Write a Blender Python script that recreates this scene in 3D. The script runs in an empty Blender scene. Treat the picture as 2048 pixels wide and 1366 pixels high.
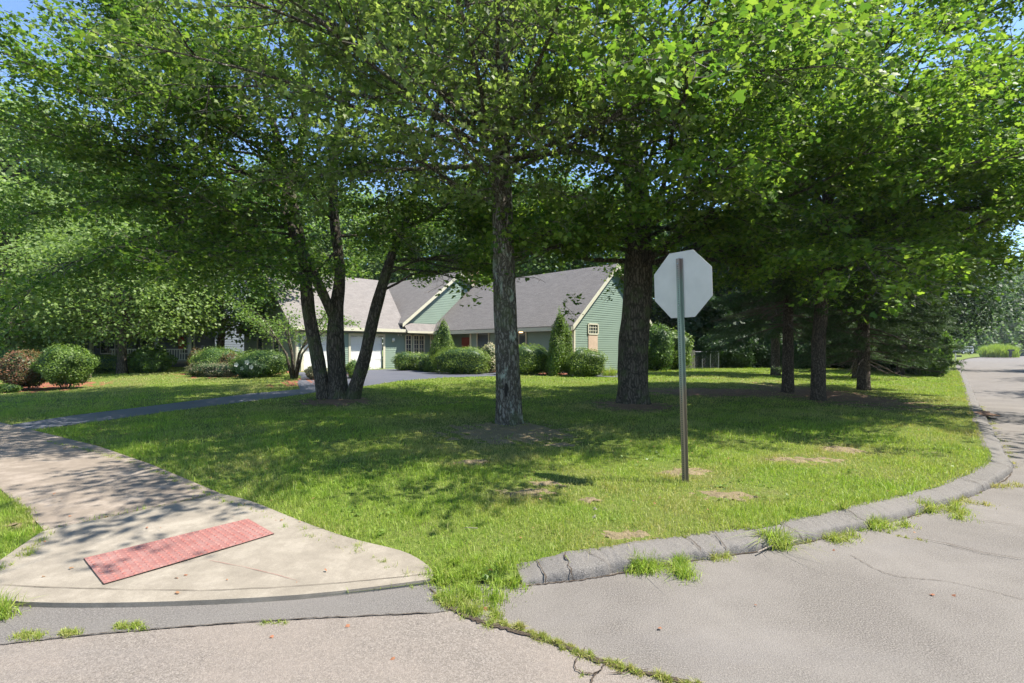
import bpy, math, random
import numpy as np
from mathutils import Vector, Matrix
from mathutils import geometry as mgeo
R = math.radians
sc = bpy.context.scene
COL = sc.collection
RS = np.random.RandomState
# ------------------------------------------------------------------ camera
CH, HZ, F = 1.65, 697.0, 1000.0          # eye height, horizon row, focal length (photo pixels)
cam = bpy.data.cameras.new('camera'); camo = bpy.data.objects.new('camera', cam); COL.objects.link(camo)
camo.location = (0, 0, CH); camo.rotation_euler = (R(90), 0, 0)
cam.sensor_width = 36; cam.lens = 36*F/2048; cam.shift_y = (HZ-683)/2048
cam.clip_start = .05; cam.clip_end = 3000
sc.camera = camo
# ------------------------------------------------------------------ light
SUN_DIR = Vector((.985, -.12, 0)).normalized(); SUN_EL = R(59)
sv = Vector((SUN_DIR.x*math.cos(SUN_EL), SUN_DIR.y*math.cos(SUN_EL), math.sin(SUN_EL)))
sl = bpy.data.lights.new('sun', 'SUN'); slo = bpy.data.objects.new('sun', sl); COL.objects.link(slo)
sl.energy = 5.0; sl.angle = R(.55); sl.color = (1, .945, .86)
slo.rotation_euler = sv.to_track_quat('Z', 'Y').to_euler()
w = bpy.data.worlds.new('World'); sc.world = w; w.use_nodes = True
nt = w.node_tree; bg = nt.nodes['Background']
sky = nt.nodes.new('ShaderNodeTexSky'); sky.sky_type = 'NISHITA'; sky.sun_disc = False
sky.sun_elevation = SUN_EL; sky.sun_rotation = math.atan2(SUN_DIR.x, SUN_DIR.y)
sky.air_density = 1.0; sky.dust_density = .1; sky.ozone_density = 5.0
nt.links.new(sky.outputs[0], bg.inputs[0]); bg.inputs[1].default_value = .12
sc.view_settings.view_transform = 'Standard'; sc.view_settings.look = 'None'
sc.view_settings.exposure = 1.28; sc.view_settings.gamma = 1
sc.cycles.max_bounces = 7; sc.cycles.diffuse_bounces = 4; sc.cycles.transmission_bounces = 5
sc.cycles.glossy_bounces = 2; sc.cycles.transparent_max_bounces = 4

# ------------------------------------------------------------------ helpers
def tag(o, label=None, cat=None, group=None, kind=None):
    if label: o['label'] = label
    if cat: o['category'] = cat
    if group: o['group'] = group
    if kind: o['kind'] = kind
    return o
def empty(name, loc=(0,0,0), label=None, cat=None, group=None, rz=0):
    o = bpy.data.objects.new(name, None); COL.objects.link(o); o.location = loc; o.rotation_euler.z = rz
    o.empty_display_size = .2
    return tag(o, label, cat, group)
def link(name, me, mat=None, parent=None, smooth=False):
    o = bpy.data.objects.new(name, me); COL.objects.link(o)
    if mat:
        for m in (mat if isinstance(mat, (list, tuple)) else [mat]): me.materials.append(m)
    if parent is not None: o.parent = parent
    if smooth: me.polygons.foreach_set('use_smooth', np.ones(len(me.polygons), bool))
    return o
def copy_tree(o, parent=None):
    c = o.copy(); COL.objects.link(c)
    if parent is not None: c.parent = parent
    for ch in o.children: copy_tree(ch, c)
    return c
def fast_mesh(name, V, faces_arr, k):
    """V (n,3), faces_arr (m,k)"""
    me = bpy.data.meshes.new(name); V = np.asarray(V, np.float32); Fa = np.asarray(faces_arr, np.int32)
    me.vertices.add(len(V)); me.vertices.foreach_set('co', V.ravel())
    me.loops.add(Fa.size); me.loops.foreach_set('vertex_index', Fa.ravel())
    me.polygons.add(len(Fa)); me.polygons.foreach_set('loop_start', np.arange(0, Fa.size, k, dtype=np.int32))
    me.update(calc_edges=True)
    return me
class MB:
    """collects polygons into one mesh"""
    def __init__(s): s.v = []; s.f = []; s.mi = []; s.cur = 0
    def poly(s, pts):
        n = len(s.v); s.v += [tuple(p) for p in pts]; s.f.append(list(range(n, n+len(pts)))); s.mi.append(s.cur)
    def raw(s, vs, fs):
        n = len(s.v); s.v += [tuple(p) for p in vs]
        for f in fs: s.f.append([n+i for i in f]); s.mi.append(s.cur)
    def obox(s, c, ax, ay, az):
        """box from centre and three half-axis vectors"""
        c, ax, ay, az = map(Vector, (c, ax, ay, az)); vs = []
        for k in (-1, 1):
            for j in (-1, 1):
                for i in (-1, 1): vs.append(c+ax*i+ay*j+az*k)
        s.raw(vs, [(0,2,3,1),(4,5,7,6),(0,1,5,4),(2,6,7,3),(0,4,6,2),(1,3,7,5)])
    def box(s, x0, x1, y0, y1, z0, z1):
        s.obox(((x0+x1)/2,(y0+y1)/2,(z0+z1)/2), ((x1-x0)/2,0,0), (0,(y1-y0)/2,0), (0,0,(z1-z0)/2))
    def tube(s, pts, rad, n=8, caps=True, jit=None):
        pts = [Vector(p) for p in pts]; m = len(pts)
        if not hasattr(rad, '__len__'): rad = [rad]*m
        base = len(s.v); up = None
        for i, p in enumerate(pts):
            d = (pts[min(i+1, m-1)]-pts[max(i-1, 0)]).normalized()
            if up is None:
                up = d.orthogonal().normalized()
                if abs(d.z) > .8: up = (Vector((1,0,0))-d*d.x).normalized()
            up = (up-d*up.dot(d)).normalized(); sd = d.cross(up)
            for k in range(n):
                a = 2*math.pi*k/n; r = rad[i]
                if jit: r *= jit(i, a, p)
                s.v.append(tuple(p+up*(math.cos(a)*r)+sd*(math.sin(a)*r)))
        for i in range(m-1):
            for k in range(n):
                a = base+i*n+k; b = base+i*n+(k+1) % n
                s.f.append([a, b, b+n, a+n]); s.mi.append(s.cur)
        if caps:
            s.f.append([base+k for k in range(n)][::-1]); s.mi.append(s.cur)
            s.f.append([base+(m-1)*n+k for k in range(n)]); s.mi.append(s.cur)
    def build(s, name, mat=None, parent=None, smooth=False):
        me = bpy.data.meshes.new(name); me.from_pydata(s.v, [], s.f)
        if any(s.mi): me.polygons.foreach_set('material_index', s.mi)
        me.update()
        return link(name, me, mat, parent, smooth)
def bevel(o, wd=.01, seg=2):
    m = o.modifiers.new('b', 'BEVEL'); m.width = wd; m.segments = seg; m.limit_method = 'ANGLE'; return o

# ------------------------------------------------------------------ materials
class NB:
    def __init__(s, name):
        s.m = bpy.data.materials.new(name); s.m.use_nodes = True; s.t = s.m.node_tree
        s.b = s.t.nodes['Principled BSDF']; s.o = s.t.nodes['Material Output']
    def n(s, ty, **kw):
        x = s.t.nodes.new(ty)
        for k, v in kw.items(): setattr(x, k, v)
        return x
    def l(s, a, b): s.t.links.new(a, b)
    def coords(s, scale=(1,1,1), kind='Object', rot=(0,0,0)):
        c = s.n('ShaderNodeTexCoord'); mp = s.n('ShaderNodeMapping'); mp.inputs['Scale'].default_value = scale
        mp.inputs['Rotation'].default_value = rot
        s.l(c.outputs[kind], mp.inputs[0]); return mp.outputs[0]
    def noise(s, v, scale, detail=4, rough=.6, dist=0):
        x = s.n('ShaderNodeTexNoise'); x.inputs['Scale'].default_value = scale; x.inputs['Detail'].default_value = detail
        x.inputs['Roughness'].default_value = rough; x.inputs['Distortion'].default_value = dist
        if v is not None: s.l(v, x.inputs['Vector'])
        return x.outputs['Fac']
    def voro(s, v, scale, feature='F1', rnd=1):
        x = s.n('ShaderNodeTexVoronoi', feature=feature); x.inputs['Scale'].default_value = scale
        x.inputs['Randomness'].default_value = rnd
        s.l(v, x.inputs['Vector']); return x.outputs['Distance'], x.outputs.get('Color')
    def ramp(s, fac, stops):
        r = s.n('ShaderNodeValToRGB'); e = r.color_ramp.elements
        while len(e) < len(stops): e.new(.5)
        for i, (p, c) in enumerate(stops): e[i].position = p; e[i].color = (*c, 1) if len(c) == 3 else c
        s.l(fac, r.inputs[0]); return r.outputs[0]
    def mix(s, fac, a, b, mode='MIX'):
        x = s.n('ShaderNodeMix', data_type='RGBA', blend_type=mode)
        for i, q in ((0, fac), (6, a), (7, b)):
            if hasattr(q, 'is_linked'): s.l(q, x.inputs[i])
            elif i == 0: x.inputs[0].default_value = q
            else: x.inputs[i].default_value = (*q, 1)
        return x.outputs[2]
    def math(s, op, a, b=0, c=None):
        x = s.n('ShaderNodeMath', operation=op)
        for i, q in enumerate((a, b, c)):
            if q is None: continue
            if hasattr(q, 'is_linked'): s.l(q, x.inputs[i])
            else: x.inputs[i].default_value = q
        return x.outputs[0]
    def bump(s, h, strength=.5, dist=.01, nrm=None):
        x = s.n('ShaderNodeBump'); x.inputs['Strength'].default_value = strength; x.inputs['Distance'].default_value = dist
        s.l(h, x.inputs['Height'])
        if nrm: s.l(nrm, x.inputs['Normal'])
        s.l(x.outputs[0], s.b.inputs['Normal']); return x.outputs[0]
    def set(s, col=None, rough=None, metal=None, spec=None):
        if col is not None:
            if hasattr(col, 'is_linked'): s.l(col, s.b.inputs['Base Color'])
            else: s.b.inputs['Base Color'].default_value = (*col, 1)
        if rough is not None:
            if hasattr(rough, 'is_linked'): s.l(rough, s.b.inputs['Roughness'])
            else: s.b.inputs['Roughness'].default_value = rough
        if metal is not None: s.b.inputs['Metallic'].default_value = metal
        if spec is not None: s.b.inputs['Specular IOR Level'].default_value = spec
        return s
    def trans(s, col, fac):
        """mix in a translucent lobe for thin leaves"""
        tr = s.n('ShaderNodeBsdfTranslucent')
        if hasattr(col, 'is_linked'): s.l(col, tr.inputs[0])
        else: tr.inputs[0].default_value = (*col, 1)
        mx = s.n('ShaderNodeMixShader'); mx.inputs[0].default_value = fac
        s.l(s.b.outputs[0], mx.inputs[1]); s.l(tr.outputs[0], mx.inputs[2]); s.l(mx.outputs[0], s.o.inputs[0])
        return s

def simple(name, col, rough=.6, metal=0, var=.12, scale=3, bump=0):
    b = NB(name); v = b.coords()
    n_ = b.noise(v, scale, 5)
    c = b.ramp(n_, [(.3, tuple(x*(1-var) for x in col)), (.7, tuple(min(1, x*(1+var)) for x in col))])
    b.set(c, rough, metal)
    if bump: b.bump(b.noise(v, scale*12, 3), bump, .004)
    return b.m
def leafmat(name, cols, trans=.4, rough=.45, tcol=1.5, spec=.45, clump=1.2):
    b = NB(name); g = b.n('ShaderNodeNewGeometry'); rp = g.outputs['Random Per Island']
    c = b.ramp(rp, [(i/(len(cols)-1), k) for i, k in enumerate(cols)])
    n_ = b.noise(b.coords(), clump, 2)
    c2 = b.mix(b.ramp(n_, [(.35, (0,0,0)), (.65, (1,1,1))]), b.mix(.5, c, (.72,.85,.6), 'MULTIPLY'), c)
    b.set(c2, rough, spec=spec)
    t = b.mix(1.0, c2, (tcol*.98, tcol*1.05, tcol*.62), 'MULTIPLY')
    b.trans(t, trans); return b.m
M = {}
# foliage
M['maple'] = leafmat('maple_leaf', [(.045,.10,.018),(.09,.165,.026),(.14,.22,.032),(.215,.28,.052)], .48, .52, spec=.25)
M['maple_near'] = leafmat('near_maple_leaf', [(.095,.145,.042),(.14,.195,.055),(.19,.25,.07),(.27,.32,.105)], .5, .5, spec=.4)
M['maple_right'] = leafmat('right_maple_leaf', [(.05,.11,.018),(.105,.185,.026),(.165,.25,.034),(.24,.31,.052)], .5, .52, spec=.25)
M['tree_a'] = leafmat('bg_leaf_a', [(.055,.115,.022),(.09,.16,.030),(.135,.21,.045)], .45, .55)
M['tree_b'] = leafmat('bg_leaf_b', [(.12,.185,.05),(.17,.24,.07),(.23,.30,.10)], .48, .55)
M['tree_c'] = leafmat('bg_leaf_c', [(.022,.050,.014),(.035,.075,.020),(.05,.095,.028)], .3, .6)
M['dogwood'] = leafmat('dogwood_leaf', [(.09,.16,.03),(.13,.20,.045),(.18,.25,.06)], .42, .45)
M['needle'] = leafmat('spruce_needle', [(.035,.065,.022),(.055,.095,.030),(.085,.135,.042)], .28, .6)
M['box'] = leafmat('boxwood_leaf', [(.10,.16,.02),(.15,.215,.028),(.20,.26,.035)], .32, .5)
M['yew'] = leafmat('yew_leaf', [(.09,.16,.025),(.13,.20,.035),(.19,.25,.05)], .3, .5)
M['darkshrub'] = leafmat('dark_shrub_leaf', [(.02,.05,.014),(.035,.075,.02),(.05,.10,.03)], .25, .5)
M['redshrub'] = leafmat('barberry_leaf', [(.16,.045,.03),(.20,.09,.04),(.15,.13,.045),(.11,.12,.04),(.24,.12,.07)], .3, .5)
M['litshrub'] = leafmat('bright_shrub_leaf', [(.11,.18,.03),(.15,.22,.04),(.19,.26,.06)], .36, .45)
M['greyshrub'] = leafmat('grey_shrub_leaf', [(.14,.16,.08),(.2,.2,.12),(.2,.13,.1)], .3, .6)
M['flower'] = simple('white_petal', (.6,.57,.52), .6)
M['pinkflower'] = leafmat('pale_petal', [(.6,.5,.42),(.5,.42,.32),(.12,.16,.05),(.65,.58,.5)], .3, .6)
M['reed'] = leafmat('reed_blade', [(.2,.27,.05),(.3,.37,.08),(.38,.45,.13)], .4, .5)
M['fallen'] = leafmat('dead_leaf', [(.22,.09,.05),(.3,.12,.06),(.25,.15,.08)], .1, .8)
M['oddleaf'] = leafmat('turning_leaf', [(.5,.14,.03),(.45,.25,.04)], .35, .5)

def barkmat(name, dark, light, scale=9, lichen=0, moss=0):
    b = NB(name); v0 = b.coords((1,1,.2)); v2 = b.coords()
    nz = b.n('ShaderNodeTexNoise'); nz.inputs['Scale'].default_value = 5; nz.inputs['Detail'].default_value = 4; b.l(v2, nz.inputs['Vector'])
    vm = b.n('ShaderNodeVectorMath', operation='SCALE'); vm.inputs['Scale'].default_value = .16; b.l(nz.outputs['Color'], vm.inputs[0])
    va = b.n('ShaderNodeVectorMath', operation='ADD'); b.l(v0, va.inputs[0]); b.l(vm.outputs[0], va.inputs[1]); v = va.outputs[0]
    d, _ = b.voro(v, scale, 'DISTANCE_TO_EDGE'); n1 = b.noise(v, scale*2.2, 6, .7, .6)
    h = b.math('ADD', b.math('MULTIPLY', b.ramp(d, [(0,(0,0,0)),(.28,(1,1,1))]), .7), b.math('MULTIPLY', n1, .8))
    c = b.ramp(h, [(.3, tuple(x*.5 for x in dark)), (.62, dark), (1.0, light)])
    if lichen:
        m_ = b.ramp(b.noise(b.coords((1,1,.45)), 4.2, 6, .65), [(.60-lichen*.05,(0,0,0)),(.64,(1,1,1))])
        c = b.mix(m_, c, (.36,.39,.31))
    if moss:
        m_ = b.ramp(b.noise(v2, 2.3, 5, .6), [(.52,(0,0,0)),(.62,(1,1,1))])
        c = b.mix(b.math('MULTIPLY', m_, moss), c, (.10,.13,.05))
    b.set(c, .9, spec=.2); b.bump(h, 1.0, .035); return b.m
M['bark_center'] = barkmat('scaly_bark', (.095,.082,.063), (.225,.20,.16), 19, .6, .45)
M['bark_maple'] = barkmat('maple_bark', (.066,.055,.042), (.145,.122,.095), 15, 0, .5)
M['bark_spruce'] = barkmat('spruce_bark', (.075,.058,.045), (.15,.12,.095), 20)
M['bark_pale'] = barkmat('pale_bark', (.14,.13,.11), (.3,.28,.24), 8)
M['twig'] = simple('twig_wood', (.20,.17,.135), .8, var=.25, scale=6)
M['deadtwig'] = simple('dead_twig_wood', (.10,.072,.055), .9, var=.3, scale=4)

def grassmat():
    b = NB('grass_blade'); g = b.n('ShaderNodeNewGeometry'); rp = g.outputs['Random Per Island']
    a = b.n('ShaderNodeAttribute', attribute_name='dry')
    green = b.ramp(rp, [(0,(.14,.235,.024)),(.5,(.225,.335,.037)),(1,(.32,.42,.065))])
    straw = b.ramp(rp, [(0,(.27,.25,.08)),(.5,(.36,.31,.13)),(1,(.46,.38,.21))])
    c = b.mix(a.outputs['Fac'], green, straw)
    b.set(c, .5, spec=.35); b.trans(b.mix(1, c, (1.5,1.6,.8), 'MULTIPLY'), .38); return b.m
M['grass'] = grassmat()
def lawnmat():
    b = NB('lawn_soil'); v = b.coords()
    n1 = b.noise(v, .9, 6, .65); n2 = b.noise(v, 14, 4, .7); n3 = b.noise(v, 90, 3)
    g = b.ramp(n2, [(.3,(.085,.125,.024)),(.7,(.15,.19,.04))])
    s = b.ramp(n3, [(.3,(.12,.11,.045)),(.7,(.24,.20,.10))])
    c = b.mix(b.ramp(n1, [(.50,(0,0,0)),(.75,(.7,.7,.7))]), g, s)
    b.set(c, .95, spec=.1); b.bump(n3, .8, .03); return b.m
M['lawn'] = lawnmat()
def soilmat(name, a, c2, sc_=40):
    b = NB(name); v = b.coords(); n1 = b.noise(v, sc_, 6, .7); n2 = b.noise(v, 3, 4)
    c = b.mix(b.ramp(n2, [(.35,(0,0,0)),(.7,(1,1,1))]), b.ramp(n1, [(.3, a), (.7, c2)]), b.ramp(n1, [(.3, tuple(x*.75 for x in a)), (.7, tuple(x*.8 for x in c2))]))
    b.set(c, .95, spec=.1); b.bump(n1, .9, .02); return b.m
M['soil'] = soilmat('bare_soil', (.17,.135,.08), (.29,.23,.14))
M['litter'] = soilmat('needle_litter', (.16,.095,.06), (.33,.215,.15), 55)
M['mulch'] = soilmat('red_mulch', (.16,.06,.035), (.36,.15,.09), 45)

def asphalt(name, a, c2, warm=(.30,.26,.23)):
    b = NB(name); v = b.coords()
    d, _ = b.voro(v, 150); n1 = b.noise(v, 110, 5, .85); n2 = b.noise(v, 1.1, 5, .6); n3 = b.noise(v, 38, 4)
    c = b.ramp(n1, [(.36, tuple(x*.4 for x in a)), (.5, a), (.62, c2)])
    vd, vc = b.voro(v, 45)
    sp = b.ramp(vd, [(.0,(1,1,1)),(.13,(0,0,0))])
    rnd = b.n('ShaderNodeSeparateColor'); b.l(vc, rnd.inputs[0])
    sp2 = b.math('MULTIPLY', sp, b.ramp(rnd.outputs[0], [(.62,(0,0,0)),(.66,(1,1,1))]))
    dk = b.math('MULTIPLY', sp, b.ramp(rnd.outputs[1], [(.70,(0,0,0)),(.74,(1,1,1))]))
    c = b.mix(b.math('MULTIPLY', sp2, .7), c, (.52,.46,.40)); c = b.mix(b.math('MULTIPLY', dk, .7), c, (.06,.058,.056))
    c = b.mix(b.ramp(n2, [(.38,(0,0,0)),(.68,(.8,.8,.8))]), c, warm)
    c = b.mix(b.ramp(n3, [(.45,(.12,.12,.12)),(.6,(0,0,0))]), c, (.1,.09,.085))
    st = b.ramp(b.noise(b.coords((.35,1.3,1)), .8, 6, .7), [(.5,(0,0,0)),(.68,(.3,.3,.3))])
    c = b.mix(st, c, (.15,.14,.135))
    b.set(c, .88, spec=.3)
    b.bump(b.math('ADD', n1, b.math('MULTIPLY', d, 1.2)), .5, .006); return b.m
M['road'] = asphalt('side_road_asphalt', (.128,.115,.101), (.252,.229,.204), (.20,.182,.162))
M['street'] = asphalt('main_street_asphalt', (.165,.143,.122), (.30,.265,.23), (.225,.19,.16))
M['gutter'] = asphalt('gutter_asphalt', (.122,.112,.102), (.24,.222,.20), (.155,.143,.13))
M['kerb'] = asphalt('kerb_asphalt', (.122,.113,.101), (.24,.222,.20), (.165,.152,.137))
b = NB('sealed_asphalt'); v = b.coords(); n1 = b.noise(v, 60, 4); n2 = b.noise(v, 1.2, 4)
b.set(b.mix(b.ramp(n2, [(.3,(0,0,0)),(.7,(1,1,1))]), (.07,.073,.09), (.10,.10,.115)), .62); b.bump(n1, .5, .004); M['drive'] = b.m
def concrete(name, a, c2):
    b = NB(name); v = b.coords(); n1 = b.noise(v, 3.2, 8, .75); n2 = b.noise(v, 240, 2, .8); n3 = b.noise(v, .8, 3)
    c = b.ramp(n1, [(.36, tuple(x*.85 for x in a)), (.5, a), (.64, c2)]); c = b.mix(.55, c, b.ramp(n2, [(.35,(.45,.41,.35)),(.65,(1,1,1))]), 'MULTIPLY')
    c = b.mix(b.ramp(n3, [(.5,(0,0,0)),(.75,(.4,.4,.4))]), c, tuple(x*.8 for x in a))
    vd, vc = b.voro(v, 46); sp = b.ramp(vd, [(0,(.55,.55,.55)),(.1,(0,0,0))])
    c = b.mix(sp, c, (.16,.13,.11))
    b.set(c, .85, spec=.25); b.bump(n2, .4, .004); return b.m
M['concrete'] = concrete('pale_concrete', (.265,.235,.19), (.34,.305,.25))
M['concrete_old'] = concrete('old_pink_concrete', (.24,.20,.16), (.335,.285,.235))
M['crack'] = soilmat('crack_dirt', (.05,.04,.032), (.13,.10,.075), 60)
b = NB('red_paint_tactile'); v = b.coords(); n1 = b.noise(v, 8, 6, .7); n2 = b.noise(v, 120, 3)
c = b.mix(b.ramp(n1, [(.42,(0,0,0)),(.72,(.75,.75,.75))]), (.225,.095,.082), (.28,.175,.155))
c = b.mix(b.ramp(n2, [(.62,(0,0,0)),(.7,(.5,.5,.5))]), c, (.55,.42,.34)); b.set(c, .75); b.bump(n2, .4, .003); M['tactile'] = b.m
b = NB('worn_dome'); v = b.coords(); n1 = b.noise(v, 30, 4)
b.set(b.mix(b.ramp(n1, [(.4,(0,0,0)),(.65,(1,1,1))]), (.255,.082,.065), (.31,.155,.13)), .75); M['dome'] = b.m
b = NB('sign_aluminium'); v = b.coords(); n1 = b.noise(v, 5, 5); b.set(b.ramp(n1, [(.3,(.50,.48,.43)),(.7,(.57,.545,.49))]), .5, .15); M['signback'] = b.m
M['signred'] = simple('sign_red_sheet', (.5,.03,.03), .4)
def postmat():
    b = NB('worn_post'); v = b.coords(); s = b.n('ShaderNodeSeparateXYZ'); b.l(v, s.inputs[0])
    n1 = b.noise(b.coords((6,6,1)), 3, 5, .7); zz = b.math('ADD', s.outputs[2], b.math('MULTIPLY', b.math('SUBTRACT', n1, .5), 1.1))
    f = b.ramp(b.math('DIVIDE', zz, 2.8), [(.36,(.25,.20,.14)),(.46,(.18,.23,.185)),(.80,(.18,.235,.19)),(.9,(.21,.16,.13))])
    b.set(f, .38, .55); b.bump(b.noise(v, 60, 3), .15, .002); return b.m
M['post'] = postmat()
M['siding'] = simple('green_siding', (.19,.255,.195), .55, var=.05, scale=.8)
M['bluesiding'] = simple('slate_blue_siding', (.13,.15,.18), .6, var=.08)
M['whitesiding'] = simple('white_siding', (.68,.68,.66), .6, var=.05)
M['trim'] = simple('cream_trim', (.52,.50,.37), .5, var=.05)
M['white'] = simple('white_paint', (.68,.67,.64), .45, var=.03)
b = NB('roof_shingle'); v = b.coords(kind='Generated'); v2 = b.coords()
n1 = b.noise(b.coords((1,1,3)), 2.2, 6, .7); n2 = b.noise(v2, 14, 3, .8)
c = b.ramp(n1, [(.3,(.18,.165,.152)),(.7,(.25,.23,.212))]); c = b.mix(.5, c, b.ramp(n2, [(.35,(.55,.52,.5)),(.65,(1,1,1))]), 'MULTIPLY')
b.set(c, .9, spec=.15)
s_ = b.n('ShaderNodeSeparateXYZ'); b.l(v2, s_.inputs[0]); saw = b.math('FRACT', b.math('MULTIPLY', s_.outputs[2], 9.0)); b.bump(b.math('ADD', saw, b.math('MULTIPLY', n2, 1.)), .7, .03); M['roof'] = b.m
M['roofdark'] = simple('dark_shingle', (.11,.10,.10), .9, var=.2, scale=5)
b = NB('window_glass'); b.set((.035,.045,.05), .08, spec=.8); M['glass'] = b.m
M['reddoor'] = simple('red_door_paint', (.28,.06,.04), .5)
M['tan'] = simple('tan_panel', (.46,.35,.25), .6)
M['brick'] = simple('chimney_brick', (.36,.19,.14), .9, var=.3, scale=14)
M['black'] = simple('black_plastic', (.03,.03,.032), .5)
M['darkgreen'] = simple('dark_green_bin', (.03,.06,.06), .5)
M['silver'] = simple('silver_paint', (.42,.42,.46), .35, .4, var=.03)
M['rubber'] = simple('tyre_rubber', (.03,.03,.03), .9)
M['rim'] = simple('wheel_rim', (.5,.5,.5), .4, .6)
M['wood'] = simple('weathered_wood', (.30,.27,.24), .8, var=.25, scale=8)
M['galv'] = simple('galvanised_wire', (.28,.29,.30), .5, .5)
b = NB('lit_lamp'); b.set((.9,.7,.4), .5); b.b.inputs['Emission Color'].default_value = (1,.62,.25,1); b.b.inputs['Emission Strength'].default_value = 3.0; M['lamp'] = b.m
M['redcloth'] = simple('red_cloth', (.5,.08,.06), .8)

# ------------------------------------------------------------------ land form
def catmull(P, n=8):
    P = [np.array(p, float) for p in P]; out = []
    for i in range(len(P)-1):
        p0 = P[max(i-1,0)]; p1 = P[i]; p2 = P[i+1]; p3 = P[min(i+2, len(P)-1)]
        for k in range(n):
            t = k/n
            out.append(.5*((2*p1)+(-p0+p2)*t+(2*p0-5*p1+4*p2-p3)*t*t+(-p0+3*p1-3*p2+p3)*t**3))
    out.append(P[-1]); return np.array(out)
def G0(px, py, z=0.0):
    Y = F*(CH-z)/(py-HZ); return ((px-1024)/F*Y, Y)
kerb_px = [(1045,1172),(1150,1162),(1250,1146),(1400,1120),(1550,1098),(1700,1065),(1850,1025),(1960,985),(2023,945),(2004,900),(1978,850),(1953,800),(1940,770),(1928,748),(1919,732),(1924,722)]
kerb_line = catmull([G0(*p) for p in kerb_px], 8)
far_edge = [(75,82),(88,94),(121,114),(200,150)]
ramp_front = [(-3.9,3.38),(-3.3,3.2),(-2.45,3.17),(-1.39,3.27),(-.54,3.49)]
B_line = np.vstack([[(-160,101)], catmull(ramp_front, 4), kerb_line, far_edge])
def seg_dist(P, L):
    """distance from points P (n,2) to polyline L"""
    P = np.atleast_2d(P); best = np.full(len(P), 1e9)
    for i in range(len(L)-1):
        a, c = L[i], L[i+1]; d = c-a; q = (P-a)@d/(d@d); q = np.clip(q, 0, 1)
        best = np.minimum(best, np.hypot(*(P-(a+q[:,None]*d)).T))
    return best
def inpoly(P, poly):
    P = np.atleast_2d(P); x, y = P[:,0], P[:,1]; ins = np.zeros(len(P), bool); n = len(poly); j = n-1
    for i in range(n):
        xi, yi = poly[i]; xj, yj = poly[j]
        c = ((yi > y) != (yj > y)) & (x < (xj-xi)*(y-yi)/((yj-yi)+1e-12)+xi)
        ins ^= c; j = i
    return ins
def sstep(a, b_, x): t = np.clip((x-a)/(b_-a), 0, 1); return t*t*(3-2*t)
B_simple = B_line[::2] if len(B_line) > 60 else B_line
def zland(P):
    P = np.atleast_2d(np.asarray(P, float)); x, y = P[:,0], P[:,1]
    d = seg_dist(P, B_line)
    rise = .25*sstep(8, 26, y)*sstep(.5, 9, d)
    und = .025*np.sin(x*.7+1)*np.sin(y*.55)*sstep(.6, 3, d)
    # dropped kerb at the crossing
    wr = sstep(2.75, 1.9, np.abs(x+2.1)-.2)*sstep(5.2, 3.3, y)
    return (.100+rise+und)*(1-wr)+.022*wr
def Gl(px, py, it=12):
    """point on the land seen at a pixel"""
    z = .15
    for _ in range(it):
        X, Y = G0(px, py, z); z = .5*z+.5*float(zland((X, Y))[0])
    X, Y = G0(px, py, z); return (X, Y, float(zland((X, Y))[0]))
def poly_sheet(name, outline, mat, zoff=0, step=.5, flat=None, thick=0, parent=None, margin=None):
    """irregular sheet following the land"""
    ol = np.array([p[:2] for p in outline], float)
    lo, hi = ol.min(0), ol.max(0); pts = [tuple(p) for p in ol]
    gx = np.arange(lo[0], hi[0], step); gy = np.arange(lo[1], hi[1], step)
    g = np.array([(a, c) for a in gx for c in gy])
    if len(g):
        g = g[inpoly(g, ol)]
        if len(g): g = g[seg_dist(g, np.vstack([ol, ol[:1]])) > step*.35]
        pts += [tuple(p) for p in g]
    n = len(ol)
    r = mgeo.delaunay_2d_cdt([Vector(p) for p in pts], [], [list(range(n))], 1, 1e-6)
    P2 = np.array([tuple(p) for p in r[0]]); z = (zland(P2) if flat is None else np.full(len(P2), flat))+zoff
    V = np.column_stack([P2, z]).tolist(); Fs = [list(f) for f in r[2]]
    if thick:
        nv = len(V); ring = []
        area = sum(ol[i][0]*ol[(i+1) % n][1]-ol[(i+1) % n][0]*ol[i][1] for i in range(n))
        for i in range(n): ring.append(len(V)); zz = (float(zland(ol[i])[0]) if flat is None else flat)+zoff; V.append((ol[i][0], ol[i][1], zz)); V.append((ol[i][0], ol[i][1], zz-thick))
        for i in range(n):
            a, c = ring[i], ring[(i+1) % n]; Fs.append([a, c, c+1, a+1] if area < 0 else [a+1, c+1, c, a])
    me = bpy.data.meshes.new(name); me.from_pydata(V, [], Fs); me.update()
    o = link(name, me, mat, parent)
    return o
# base ground, road
g = MB(); g.poly([(-1400,-1400,-.04),(1400,-1400,-.04),(1400,1400,-.04),(-1400,1400,-.04)]); tag(g.build('ground', M['lawn']), kind='structure')
g = MB(); g.poly([(-200,-60,0),(260,-60,0),(260,200,0),(-200,200,0)]); road = tag(g.build('road', M['road']), kind='structure')
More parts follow.
